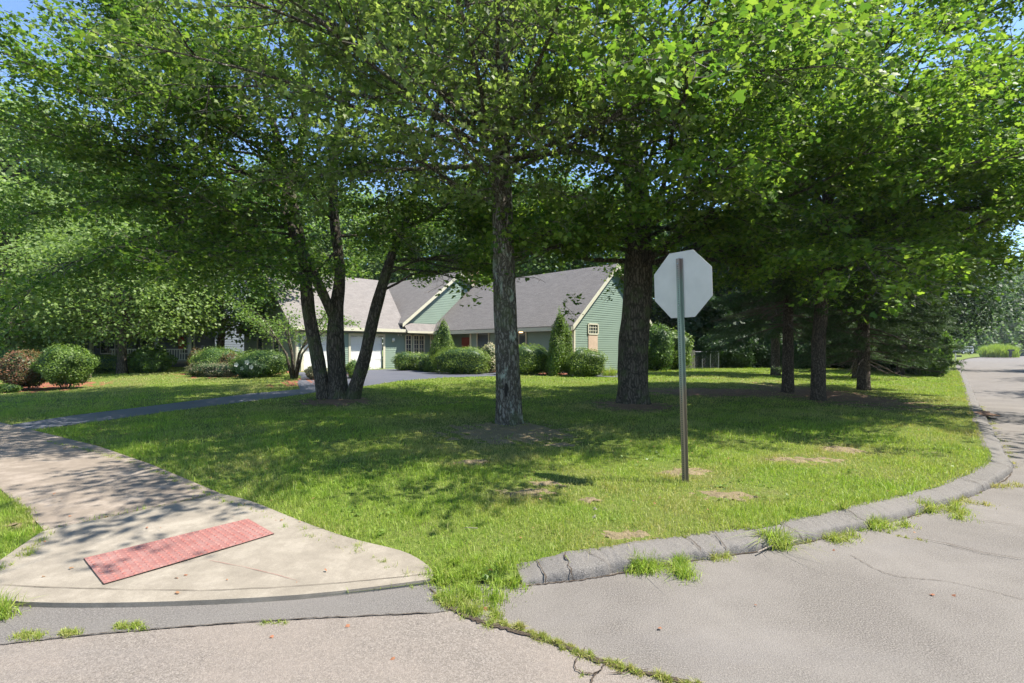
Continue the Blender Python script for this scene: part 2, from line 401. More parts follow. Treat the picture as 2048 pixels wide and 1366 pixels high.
# main street pavement left of the joint, gutter strip
joint_px = [(868,1196),(905,1222),(960,1245),(1040,1268),(1120,1292),(1200,1325),(1300,1352),(1400,1375),(1480,1400)]
joint = [G0(*p) for p in joint_px]
gut_px = [(-40,1298),(0,1292),(120,1279),(250,1266),(400,1254),(560,1243),(700,1236),(868,1228)]
gut = [G0(*p) for p in gut_px]
street_ol = gut + [joint[1]] + joint[2:] + [(4.5,-8),(-14,-8),(-60,30),(-60,37.5),(-6.2,4.05)]
poly_sheet('street', street_ol, M['street'], flat=.004, step=50).__setitem__('kind', 'structure')
gl = [(-60,38.9),(-3.95,3.42),(-3.6,3.3),(-3.2,3.23),(-2.45,3.2),(-1.39,3.3),(-.54,3.52),(-.5,3.45)] + [joint[0], joint[1]] + gut[::-1] + [(-6.2,4.05),(-60,37.5)]
poly_sheet('gutter_strip', gl, M['gutter'], flat=.008, step=50).__setitem__('kind', 'structure')
# land (lawn surface)
def offs(L, o):
    d = np.gradient(L, axis=0); d /= np.hypot(d[:,0], d[:,1])[:,None]; return L+np.column_stack([-d[:,1], d[:,0]])*o
kerb_in = offs(kerb_line, .20)
land_ol = np.vstack([[(-160,101)], catmull(ramp_front, 4), kerb_line[:1]+[-.1,.03], kerb_in[3:], far_edge, [(200,320),(-160,320)]])
def land():
    ol = land_ol; rs = RS(3); pts = [tuple(p) for p in ol]
    gs = []
    for (x0,x1,y0,y1,s) in ((-14,16,2.5,18,.35),(-40,50,2,60,1.2),(-150,190,2,310,9)):
        gx, gy = np.meshgrid(np.arange(x0,x1,s), np.arange(y0,y1,s)); q = np.column_stack([gx.ravel(), gy.ravel()])
        if s > .5: q = q[~((q[:,0] > -14) & (q[:,0] < 16) & (q[:,1] < 18))]
        if s > 5: q = q[~((q[:,0] > -40) & (q[:,0] < 50) & (q[:,1] < 60))]
        q = q[inpoly(q, ol)]; q = q[seg_dist(q, B_line) > s*.4]; gs.append(q)
    pts += [tuple(p) for q in gs for p in q]
    r = mgeo.delaunay_2d_cdt([Vector(p) for p in pts], [], [list(range(len(ol)))], 1, 1e-6)
    P2 = np.array([tuple(p) for p in r[0]]); z = zland(P2)
    me = bpy.data.meshes.new('lawn'); me.from_pydata(np.column_stack([P2, z]).tolist(), [], [list(f) for f in r[2]]); me.update()
    tag(link('lawn', me, M['lawn'], smooth=True), kind='structure')
land()
# verge across the side road (outside the picture, carries the trees that shade it)
vg = [(8,-6),(18,4.5),(34,27),(60,53),(96,86),(130,104),(220,140),(220,-6)]
poly_sheet('verge', vg, M['lawn'], flat=.1, step=12, thick=.14).__setitem__('kind', 'structure')

# kerb: asphalt berm swept along the line, with cracks
def kerb():
    prof = [(.0,-.03),(.006,.022),(.016,.058),(.032,.074),(.075,.084),(.12,.093),(.165,.101),(.205,.107),(.245,.106),(.31,.06)]
    L = kerb_line.copy(); segs = np.hypot(*np.diff(L, axis=0).T); cum = np.r_[0, np.cumsum(segs)]
    tot = cum[-1]; ss = []; s = 0
    while s < tot: ss.append(s); s += .017 if s < 7 else (.05) if s < 12 else (.3 if s < 25 else 1.5)
    rs = RS(5); cracks = [(.16,0),(.36,0),(.68,0),(1.48,0),(1.70,0),(2.5,0),(3.35,0),(4.6,0),(5.9,0),(6.1,0),(7.4,0)]
    V = []; Fs = []; k = len(prof)
    for i, s in enumerate(ss):
        x = np.interp(s, cum, L[:,0]); y = np.interp(s, cum, L[:,1])
        x2 = np.interp(min(s+.1, tot), cum, L[:,0]); y2 = np.interp(min(s+.1, tot), cum, L[:,1])
        x1 = np.interp(max(s-.1, 0), cum, L[:,0]); y1 = np.interp(max(s-.1, 0), cum, L[:,1])
        d = np.array([x2-x1, y2-y1]); d /= np.hypot(*d); nn = np.array([-d[1], d[0]])
        near = min(abs(s-c[0]) for c in cracks); blk = sum(1 for c in cracks if s > c[0]); bo = .007*math.sin(blk*2.7)
        for j, (o, z) in enumerate(prof):
            wob = .010*math.sin(s*3+j*.2)+.007*math.sin(s*11+j*.3)+.004*math.sin(s*37)+rs.uniform(-.006, .006)
            zz = z+rs.uniform(-.003,.003)+.006*math.sin(s*2.1)
            start = min(1, .35+s*1.6)
            zz += .003*math.sin(s*5.3+blk)*(j > 2)+rs.uniform(-.003,.003)*(j > 2)
            if near < .012 and z > 0: zz -= .010*(1-near/.012*.5)
            zz = zz*start if z > 0 else zz
            V.append((x+nn[0]*(o+wob+bo*(j < 8)), y+nn[1]*(o+wob+bo*(j < 8)), zz))
        if i:
            a = (i-1)*k; c = i*k
            for j in range(k-1): Fs.append([a+j, c+j, c+j+1, a+j+1])
    me = bpy.data.meshes.new('kerb'); me.from_pydata(V, [], Fs); me.update()
    ko = tag(link('kerb', me, M['kerb'], smooth=True), kind='structure')
    # dark open cracks across the berm
    cm = MB()
    for s, _ in cracks:
        x = np.interp(s, cum, L[:,0]); y = np.interp(s, cum, L[:,1]); x2 = np.interp(s+.1, cum, L[:,0]); y2 = np.interp(s+.1, cum, L[:,1])
        d = np.array([x2-x, y2-y]); d /= np.hypot(*d); nn = np.array([-d[1], d[0]]); pts = []; start = min(1, .35+s*1.6)
        sk = rs.uniform(-.6, .3); wl_ = .003; cw = rs.uniform(.4,1.2)
        for j, (o, z) in enumerate(prof):
            jt = rs.uniform(-.014,.014)+sk*o; pts.append(Vector((x+nn[0]*o+d[0]*jt, y+nn[1]*o+d[1]*jt, z*start+.004)))
        for j in range(len(pts)-1):
            wv = Vector((d[0], d[1], 0))*wl_; wl_ = rs.uniform(.0012,.0055)*cw; wv2 = Vector((d[0], d[1], 0))*wl_
            up = Vector((-nn[0]*.004, -nn[1]*.004, .005))
            cm.poly([pts[j]-wv+up, pts[j]+wv+up, pts[j+1]+wv2+up, pts[j+1]-wv2+up])
    cm.build('kerb_crack', M['crack'], ko)
kerb()
def ribbon(name, pts, wid, mat, z, parent=None, seed=0, sub=5, taper=True):
    L = catmull(pts, sub); rs = RS(seed); m = MB(); n = len(L); pr = None
    for i in range(n):
        d = L[min(i+1,n-1)]-L[max(i-1,0)]; d = d/np.hypot(*d); nn = np.array([-d[1], d[0]])
        ww = wid*rs.uniform(.45,1.5)*(min(1, i/3+.2, (n-1-i)/3+.2) if taper else 1); j = nn*rs.uniform(-1,1)*(min(wid*.6,.006)+.004)
        a = L[i]+j+nn*ww; c = L[i]+j-nn*ww
        if pr is not None: m.poly([(*pr[0], z),(*pr[1], z),(*c, z),(*a, z)])
        pr = (a, c)
    return m.build(name, mat, parent)
def rib_px(name, px, wid, z=.013, seed=0, mat='crack', parent=None, sub=5):
    pts = [G0(*p) for p in px]; return ribbon(name, pts, wid, M[mat], z, parent or road, seed, sub)
rib_px('crack', gut_px[1:], .0028, seed=1, sub=12)
rib_px('crack', [(860,1180),(880,1200)]+joint_px[1:], .007, seed=2, sub=14)
rib_px('crack', [(1172,1296),(1155,1320),(1150,1340),(1175,1352),(1200,1345),(1215,1325),(1235,1330)], .004, seed=3)
rib_px('crack', [(1200,1345),(1185,1362),(1170,1385)], .004, seed=4)
rib_px('crack', [(1215,1352),(1260,1348),(1300,1342)], .004, seed=5)
rib_px('crack', [(1820,1075),(1870,1085),(1920,1095),(1980,1110),(2060,1122)], .003, seed=6)
rib_px('crack', [(1885,1088),(1950,1105),(2010,1118)], .0025, seed=7)
rib_px('crack', [(1940,1040),(1990,1046),(2048,1055)], .003, seed=8)
rib_px('crack', [(1965,905),(2010,900),(2060,898)], .006, z=.006, seed=9)
rib_px('crack', [(2005,862),(2048,864)], .008, z=.006, seed=19)

fk = offs(kerb_line[:100], -.002)
ribbon('crack', [tuple(p) for p in fk[::3]], .007, M['crack'], .0065, road, 31, 6)
ribbon('joint_dirt', joint, .018, M['crack'], .0115, road, 32, 12)
rib_px('crack', [(1700,1110),(1780,1150),(1900,1165),(2048,1200)], .0018, seed=44, z=.0055, sub=22)
# ------------------------------------------------------------------ pavement
back_px = [(868,1150),(846,1128),(800,1105),(700,1080),(600,1045),(500,1005),(440,990)]
sw_back = [Gl(*p)[:2] for p in back_px]
sw_left = [Gl(*p)[:2] for p in [(88,1065),(50,1090),(0,1125)]]
ramp_ol = [(-3.9,3.38),(-3.3,3.2),(-2.45,3.17),(-1.39,3.27),(-.56,3.49)]
# ramp slab
slab = [tuple(p) for p in catmull(ramp_ol, 4)] + [tuple(p) for p in catmull(sw_back, 3)] + [tuple(p) for p in catmull(sw_left, 3)] 
sw = poly_sheet('pavement', slab, M['concrete'], zoff=.018, step=.25, thick=.09); sw['kind'] = 'structure'
# older walk going left
ob = [Gl(*p)[:2] for p in [(440,989),(300,930),(200,895),(100,870),(0,846)]]
oc = [Gl(*p)[:2] for p in [(0,980),(62,1035),(88,1064)]]
d_ = np.array(ob[-1])-np.array(ob[1]); d_ /= np.hypot(*d_); wv = np.array(oc[0])
old = ob + [tuple(np.array(ob[-1])+d_*60), tuple(wv+d_*64)] + oc
sw2 = poly_sheet('footpath', old, M['concrete_old'], zoff=.016, step=.6, thick=.06); sw2['kind'] = 'structure'
def land_ribbon(name, pts, wid, mat, zo, parent, seed=0, sub=6, taper=True):
    o = ribbon(name, pts, wid, M[mat], 0, parent, seed, sub, taper); me = o.data
    for v in me.vertices: v.co.z = float(zland((v.co.x, v.co.y))[0])+zo
    return o
land_ribbon('joint_line', [Gl(*p)[:2] for p in [(88,1064),(200,1040),(320,1016),(440,989)]], .006, 'crack', .026, sw, 3)
land_ribbon('joint_line', [Gl(*p)[:2] for p in [(0,1176),(200,1184),(400,1187),(600,1178),(760,1164),(862,1152)]], .0022, 'crack', .024, sw, 4)
land_ribbon('score_line', [Gl(*p)[:2] for p in [(405,1124),(500,1142),(600,1168)]], .0016, 'dome', .023, sw, 5)
# red tactile panel
cor = [Gl(168,1123), Gl(496,1043), Gl(548,1073), Gl(208,1175)]
tp = empty('tactile_paving', cor[0], 'worn red tactile paving panel with raised dots set in the pale concrete ramp', 'tactile paving')
c0, c1, c2, c3 = [Vector(c) for c in cor]
def bil(u, v_, z=0): p = (c0*(1-u)+c1*u)*(1-v_)+(c3*(1-u)+c2*u)*v_; zz = float(zland((p.x, p.y))[0]); return Vector((p.x, p.y, zz+z))-c0
m = MB(); NU = 14
for i in range(NU):
    for j in range(6):
        a = [bil(i/NU, j/6, .027), bil(i/NU, (j+1)/6, .027), bil((i+1)/NU, (j+1)/6, .027), bil((i+1)/NU, j/6, .027)]; m.poly(a)
m.build('panel', M['tactile'], tp)
m = MB(); rs = RS(4)
for i in range(22):
    for j in range(11):
        p = bil((i+.5)/22, (j+.5)/11, .027); r = .0135; h = .0055
        rings = [[p+Vector((math.cos(a)*q, math.sin(a)*q, z)) for a in [k*math.pi/4 for k in range(8)]] for q, z in ((r, 0), (r*.8, h*.8), (r*.4, h))]
        vs = sum(rings, []); fs = [[a*8+k, a*8+(k+1) % 8, (a+1)*8+(k+1) % 8, (a+1)*8+k] for a in range(2) for k in range(8)]+[list(range(16, 24))]
        m.raw(vs, fs)
m.build('raised_dots', M['dome'], tp, smooth=True)
m = MB()
for a, c in ((0,1),(1,2),(2,3),(3,0)):
    uv = [(0,0),(1,0),(1,1),(0,1)]; p = bil(*uv[a], .024); q = bil(*uv[c], .024); dd = (q-p).normalized(); nn = Vector((dd.y, -dd.x, 0))*.004
    m.poly([p-nn, p+nn, q+nn, q-nn])
m.build('edge_gap', M['crack'], tp)

# ------------------------------------------------------------------ driveway
dr_lo = [(25,862),(60,861),(200,843),(350,822),(500,803),(620,787),(720,774),(800,762),(900,755),(1050,751),(1150,752),(1235,755)]
dr_hi = [(1235,747),(1150,746),(1050,744),(960,742),(860,741),(790,738),(705,742),(600,779),(500,788),(300,813),(150,831),(25,850)]
dpts = [Gl(*p)[:2] for p in dr_lo] + [Gl(*p)[:2] for p in dr_hi[:5]]
# court in front of the garage doors reaches the doors
dpts += [(-5.9,32.5),(-7.7,31.9),(-12.0,27.4)] + [Gl(*p)[:2] for p in dr_hi[7:]]
e1 = np.array(Gl(60,861)[:2]); e2 = np.array(Gl(25,850)[:2])
drive_ol = dpts
dro = poly_sheet('driveway', drive_ol, M['drive'], zoff=.012, step=.8, thick=.03); dro['kind'] = 'structure'

def fnoise(x, y, s=1.0, ph=0):
    x = x*s; y = y*s
    return (np.sin(x*1.3+y*.7+ph)+np.sin(x*-.8+y*1.6+1.7+ph*2)+np.sin(x*2.9+y*2.1+4)*.6+np.sin(x*-3.7+y*2.3+ph)*.5+np.sin(x*6.1-y*5.3)*.35)/3.45
# bare patches and beds: (px,py,rx,ry in px, material)
patches = []
def patch(px, py, rx, ry, mat, kind='bare_soil', n=60, seed=0, zo=.006, amp=.22):
    rx *= .92; ry *= .95; c = Gl(px, py); l = Gl(px-rx, py); t_ = Gl(px, py-ry); b_ = Gl(px, py+ry)
    a = abs(c[0]-l[0]); bb = abs(t_[1]-b_[1])/2; cy = (t_[1]+b_[1])/2; rs = RS(seed+7); ph = rs.uniform(0, 6, 4)
    ol = []
    for k in range(n):
        th = 2*math.pi*k/n; r = 1+amp*math.sin(3*th+ph[0])+amp*.6*math.sin(5*th+ph[1])+amp*.5*math.sin(9*th+ph[2])+rs.uniform(-.16,.16)
        ol.append((c[0]+math.cos(th)*a*r, cy+math.sin(th)*bb*r))
    o = poly_sheet(kind, [(c[0]+(x-c[0])*1.3, cy+(y-cy)*1.3) for x, y in ol], M[mat], zoff=zo, step=max(.035, min(a, bb)/14)); o['kind'] = 'structure'
    me = o.data; co = np.empty(len(me.vertices)*3); me.vertices.foreach_get('co', co); co = co.reshape(-1,3); q = np.sqrt(((co[:,0]-c[0])/a)**2+((co[:,1]-cy)/bb)**2)
    co[:,2] += .022*(.85-q)+.014*fnoise(co[:,0],co[:,1],6)+.016*fnoise(co[:,0],co[:,1],17,3)+rs.normal(0,.004,len(co))-.004; me.vertices.foreach_set('co', co.ravel()); me.update()
    patches.append((c[0], cy, a*1.25, bb*1.25, mat)); return ol
patch(1015,866,135,22,'soil', seed=1, amp=.12)
patch(1050,985,50,9,'soil', seed=2); patch(1095,967,36,5,'soil', seed=3); patch(1255,1072,55,12,'soil', seed=4)
patch(1365,945,48,9,'soil', seed=5); patch(1450,990,60,10,'soil', seed=6); patch(1690,900,48,7,'soil', seed=7)
patch(940,925,38,6,'soil', seed=8); patch(1130,890,30,4,'soil', seed=9); patch(1175,1000,22,5,'soil', seed=10)
patch(60,1045,26,14,'soil', seed=11); patch(1610,920,70,6,'soil', seed=12)
patch(1670,793,105,24,'litter','needle_litter', seed=13, amp=.14); patch(1450,785,170,8,'litter','needle_litter', seed=14, zo=.007)
patch(1270,812,75,10,'litter','needle_litter', seed=15, zo=.008); patch(672,803,75,9,'litter','needle_litter', seed=16)
patch(40,776,130,14,'mulch','mulch_bed', seed=17); patch(480,748,110,7,'mulch','mulch_bed', seed=18)
patch(640,760,60,12,'mulch','mulch_bed', seed=19)
house_beds = []
for (px0,px1,py0,py1,s) in ((778,1000,735,741,20),(985,1110,738,744,21),(1100,1235,739,745,22)):
    pass

# ------------------------------------------------------------------ grass
slab_np = np.array(slab); old_np = np.array(old); drive_np = np.array([p[:2] for p in drive_ol])
kerb_np = kerb_line
def grass_ok(P, edge=.0):
    ok = inpoly(P, land_ol) & ~inpoly(P, slab_np) & ~inpoly(P, old_np) & ~inpoly(P, drive_np)
    dk = seg_dist(P, kerb_np); ok &= (dk > .15)
    return ok
def patch_w(P):
    wgt = np.zeros(len(P)); kill = np.zeros(len(P))
    for (cx, cy, a, b_, m_) in patches:
        q = ((P[:,0]-cx)/a)**2+((P[:,1]-cy)/b_)**2
        wgt = np.maximum(wgt, np.exp(-q*.38)); 
        kill = np.maximum(kill, sstep(1.9, .3, q+.5*fnoise(P[:,0],P[:,1],9))*(.80 if m_ == 'soil' else (.9 if m_ == 'litter' else 1)))
    return wgt, kill
def blades(name, P, z, h, wd, dry, rs, bend=.5, seg=2, lean=None):
    n = len(P); th = rs.uniform(0, 2*math.pi, n); ph = rs.uniform(0, 2*math.pi, n)
    bd = np.abs(rs.normal(0, bend, n))
    dx, dy = np.cos(th), np.sin(th); sx, sy = np.cos(ph)*wd/2, np.sin(ph)*wd/2
    b0 = np.column_stack([P[:,0], P[:,1], z-.004])
    if seg == 2:
        m_ = b0+np.column_stack([dx*h*bd*.22, dy*h*bd*.22, h*.55]); tp_ = b0+np.column_stack([dx*h*bd*.8, dy*h*bd*.8, h*(1-.28*bd*bd).clip(.35,1)])
        S = np.column_stack([sx, sy, np.zeros(n)])
        V = np.stack([b0-S, b0+S, m_-S*.8, m_+S*.8, tp_], 1).reshape(-1, 3)
        i = np.arange(n)[:,None]*5; Fs = np.concatenate([i+[0,1,3], i+[0,3,2], i+[2,3,4]], 1).reshape(-1, 3); k = 5
    else:
        tp_ = b0+np.column_stack([dx*h*bd*.6, dy*h*bd*.6, h]); S = np.column_stack([sx, sy, np.zeros(n)])
        V = np.stack([b0-S, b0+S, tp_], 1).reshape(-1, 3); i = np.arange(n)[:,None]*3; Fs = (i+[0,1,2]).reshape(-1, 3); k = 3
    me = fast_mesh(name, V, Fs, 3)
    at = me.attributes.new('dry', 'FLOAT', 'POINT'); at.data.foreach_set('value', np.repeat(dry, k).astype(np.float32))
    return me
def grass():
    rs = RS(11); sets = []
    for (y0, y1, dens, hh, ww, seg) in ((3.1,5.2,7000,.060,.0050,2),(5.2,8,4200,.058,.0065,2),(8,13,1700,.055,.011,1),(13,20,620,.055,.019,1),(20,34,230,.06,.034,1)):
        A = (y1-y0)*(y0+y1)/2*2*1.12; N = int(A*dens)
        y = np.sqrt(rs.uniform(y0*y0, y1*y1, N)); x = rs.uniform(-1.12, 1.12, N)*y
        P = np.column_stack([x, y]); ok = grass_ok(P); P = P[ok]
        wgt, kill = patch_w(P); cl = fnoise(P[:,0], P[:,1], 2.3)
        keep = rs.uniform(0, 1, len(P)) > np.maximum(kill, np.clip(.25-cl*.35, 0, .5)); P = P[keep]; wgt = wgt[keep]; cl = cl[keep]
        # shade under the trees keeps it thinner
        z = zland(P); n = len(P); dk = seg_dist(P, kerb_np)
        dry = np.clip(.15+.42*fnoise(P[:,0], P[:,1], 1.1, 2)+.22*fnoise(P[:,0],P[:,1],3.7,1)+.8*wgt+.45*np.exp(-dk*2.5)+rs.normal(0, .2, n), 0, 1)
        tuft = (fnoise(P[:,0], P[:,1], 4.1, 5) > .42)
        h = hh*.85*np.where(rs.uniform(0,1,n) < .025, 2.0, 1)*rs.uniform(.4, 1.35, n)*(1+.45*cl)*(1-.4*wgt)*np.where(tuft, 1.5, 1)
        me = blades('g', P, z, h, ww*.85*rs.uniform(.6,1.4,n), dry, rs, 1.0, seg)
        sets.append(me)
    bm_objs = []
    # join into one object
    allV = []; allF = []; allD = []; off = 0
    for me in sets:
        nv = len(me.vertices); co = np.empty(nv*3, np.float32); me.vertices.foreach_get('co', co)
        li = np.empty(len(me.loops), np.int32); me.loops.foreach_get('vertex_index', li)
        dd = np.empty(nv, np.float32); me.attributes['dry'].data.foreach_get('value', dd)
        allV.append(co.reshape(-1,3)); allF.append(li.reshape(-1,3)+off); allD.append(dd); off += nv; bpy.data.meshes.remove(me)
    me = fast_mesh('grass', np.vstack(allV), np.vstack(allF), 3)
    at = me.attributes.new('dry', 'FLOAT', 'POINT'); at.data.foreach_set('value', np.concatenate(allD))
    tag(link('grass', me, M['grass']), 'short sunny and shaded lawn grass with dry straw patches', 'grass', kind='stuff')
    print('grass tris', len(me.polygons))
grass()
def tufts(name, spots, label, cat, kind=None, seed=0, mat='grass', z0=None, bend=.9):
    """spots: (x, y, radius, n, height, dry)"""
    rs = RS(seed); Ps = []; hs = []; ds = []; ws = []
    for (x, y, r, n, h, dr) in spots:
        a = rs.uniform(0, 6.283, n); q = r*np.minimum(np.abs(rs.normal(0, .62, n)), 1.7); Ps.append(np.column_stack([x+np.cos(a)*q, y+np.sin(a)*q]))
        hs.append(h*rs.uniform(.35, 1.3, n)*np.clip(1-.4*q/r, .25, 1)); ds.append(np.clip(rs.normal(dr, .2, n), 0, 1)); ws.append(np.full(n, .0035+h*.016))
    P = np.vstack(Ps); z = np.where(inpoly(P, land_ol) & (seg_dist(P, kerb_np) > .2), zland(P), .0) if z0 is None else np.full(len(P), z0)
    dk = seg_dist(P, kerb_np); onk = inpoly(P, land_ol) & (dk < .22); z = np.where(onk, .115*sstep(0, .13, dk), z)
    me = blades(name, P, z, np.concatenate(hs), np.concatenate(ws), np.concatenate(ds), rs, bend, 2)
    return tag(link(name, me, M[mat]), label, cat, kind=kind)
def along(px, step, r, n, h, dr, rs, jit=.03, zz=0):
    L = catmull([G0(*p, zz) for p in px], 6); cum = np.r_[0, np.cumsum(np.hypot(*np.diff(L, axis=0).T))]; out = []
    s = 0
    while s < cum[-1]:
        out.append((np.interp(s, cum, L[:,0])+rs.normal(0, jit), np.interp(s, cum, L[:,1])+rs.normal(0, jit), r*rs.uniform(.6,1.3), int(n*rs.uniform(.4,1.5)), h*rs.uniform(.5,1.3), dr+rs.normal(0,.1))); s += step*rs.uniform(.6,1.4)
    return out
rs = RS(21)
sp = along([(880,1195),(930,1220),(1000,1246)], .03, .06, 140, .08, .35, rs, .03)
sp += along([(1000,1246),(1120,1292),(1200,1325),(1300,1352),(1400,1378)], .022, .030, 110, .042, .62, rs, .012)
sp += [(G0(600+a*8,1247-a)[0], G0(600,1247)[1], .03, 50, .03, .3) for a in (-8,-6,-4)] + [(G0(528,1249)[0], G0(528,1247)[1], .045, 90, .03, .3)]
sp += [(*G0(1165,1352), .04, 50, .03, .4), (*G0(1160,1310), .03, 40, .03, .5)]
tufts('crack_grass', sp, 'thin dry grass growing along the pavement joints of the road', 'grass', 'stuff', 22)
for (px, py, r, n, h, dr, lb) in ((250,1257,.075,330,.045,.35,'low weed mat in the gutter crack below the red panel'),(70,1276,.10,380,.04,.45,'long flat weed mat in the gutter crack near the left edge'),(138,1272,.06,180,.04,.5,'smaller weed patch in the gutter crack beside the left mat')):
    x, y = G0(px, py); sp = [(x+rs.normal(0, r*.8), y+rs.normal(0, r*.22), r*.4, n//6, h, dr) for _ in range(9)]
    o = tufts('weed_patch', sp, lb, 'weed', None, 23+px, z0=.008); o['group'] = 'weed patches in the gutter crack'
x, y = G0(5,1240); tufts('grass_tuft', [(x, y, .07, 160, .16, .15),(x-.08,y+.05,.1,150,.16,.2)], 'green grass tuft at the bottom left corner beside the ramp lip', 'grass tuft', seed=31, z0=.01)
# weeds against the kerb
def big_weed(px, py, r, n, h, lb, seed, dr=.15):
    x, y = G0(px, py, .02); rs2 = RS(seed)
    sp = [(x+rs2.normal(0, r*.5), y+rs2.normal(0, r*.3), r*.35, n//8, h*rs2.uniform(.6,1.1), dr) for _ in range(9)]
    o = tufts('weed_clump', sp, lb, 'weed', None, seed, bend=1.25); o['group'] = 'weed clumps along the kerb'; return o
big_weed(1315,1132,.26,1700,.15,'largest bright green weed clump spilling over the kerb onto the asphalt', 41)
big_weed(1545,1085,.16,480,.26,'tall loose weed clump with upright blades against the kerb', 42, .25)
big_weed(1440,1106,.20,700,.09,'low yellowish weed patch between the two tall kerb clumps', 43, .5)
big_weed(1660,1070,.22,700,.10,'low weed patch against the kerb right of the tall clump', 44, .45)
big_weed(1745,1046,.24,900,.14,'bushy weed patch halfway along the right part of the kerb', 45, .35)
big_weed(1855,1016,.30,1200,.15,'broad green and gold weed clump at the kerb near the corner', 46, .4)
big_weed(1920,999,.30,900,.08,'low golden weed mat at the kerb just before the corner', 47, .8)
big_weed(1995,968,.25,520,.08,'golden weed mat right at the kerb corner', 48, .85)
rs = RS(51)
sp = along([(1400,1118),(1550,1096),(1700,1064),(1850,1024),(1960,983)], .09, .05, 26, .04, .5, rs, .03)
sp += along([(2020,935),(2004,898),(1980,850),(1960,812)], .16, .09, 40, .05, .75, rs, .05)
sp += along([(1760,1062),(1810,1076),(1868,1086)], .05, .03, 26, .03, .6, rs, .015)
tufts('gutter_weeds', sp, 'thin dry weeds lining the foot of the kerb', 'weeds', 'stuff', 52)
sp = [(Gl(p, q)[0]+rs.normal(0,.03), Gl(p, q)[1]+rs.normal(0,.03), .12, 260, .10, .15) for p, q in ((885,1150),(905,1160),(930,1150),(960,1152),(1010,1150),(1000,1172),(925,1178),(950,1195),(985,1195),(880,1170),(1025,1170),(900,1135),(950,1130),(1000,1132))]
tufts('edge_grass', sp, 'thick long grass between the ramp corner and the kerb end', 'grass', 'stuff', 53)
sp = along([(90,880),(200,905),(330,950),(450,1000),(520,1018),(600,1052),(700,1085),(800,1112),(855,1140)], .07, .07, 46, .05, .35, rs, .03, .12)
sp += along([(0,985),(62,1040),(85,1066),(50,1092),(0,1120)], .05, .07, 60, .06, .4, rs, .03, .12)
tufts('verge_grass', sp, 'ragged grass fringe overhanging the edges of the concrete', 'grass', 'stuff', 54)

# ------------------------------------------------------------------ leaves
LEAF_FULL = (np.array([(0,.0),(.13,.13),(.36,.10),(.27,.30),(.52,.52),(.26,.56),(.20,.68),(0,1.02),(-.20,.68),(-.26,.56),(-.52,.52),(-.27,.30),(-.36,.10),(-.13,.13),(0,.38)]),
             [[14,i,i+1] for i in range(13)]+[[14,13,0]])
LEAF_MID = (np.array([(0,.02),(.50,.22),(.22,.5),(.30,.72),(0,1.0),(-.30,.72),(-.22,.5),(-.50,.22)]), [[0,1,2],[2,3,4],[0,2,4],[0,4,6],[4,5,6],[0,6,7]])
LEAF_LOW = (np.array([(0,0),(.4,.45),(0,1.0),(-.4,.45)]), [[0,1,2],[0,2,3]])
def leaves_mesh(name, pos, nrm, tipd, size, tpl, curl=.12, rs=None):
    T, Fq = tpl; n = len(pos); k = len(T)
    nrm = nrm/np.linalg.norm(nrm, axis=1, keepdims=True)
    tipd = tipd-nrm*(tipd*nrm).sum(1, keepdims=True); tipd /= (np.linalg.norm(tipd, axis=1, keepdims=True)+1e-9)
    sd = np.cross(tipd, nrm)
    u = T[:,0][None,:,None]; v_ = T[:,1][None,:,None]
    wv = (-curl*(np.abs(T[:,0])*1.2+(T[:,1]-.3)**2))[None,:,None]
    V = pos[:,None,:]+size[:,None,None]*(sd[:,None,:]*u+tipd[:,None,:]*v_+nrm[:,None,:]*wv)
    Fa = (np.arange(n)[:,None,None]*k+np.array(Fq)[None]).reshape(-1, 3)
    return fast_mesh(name, V.reshape(-1, 3), Fa, 3)
def nrmz(v): v = np.asarray(v, float); return v/(np.linalg.norm(v)+1e-9)
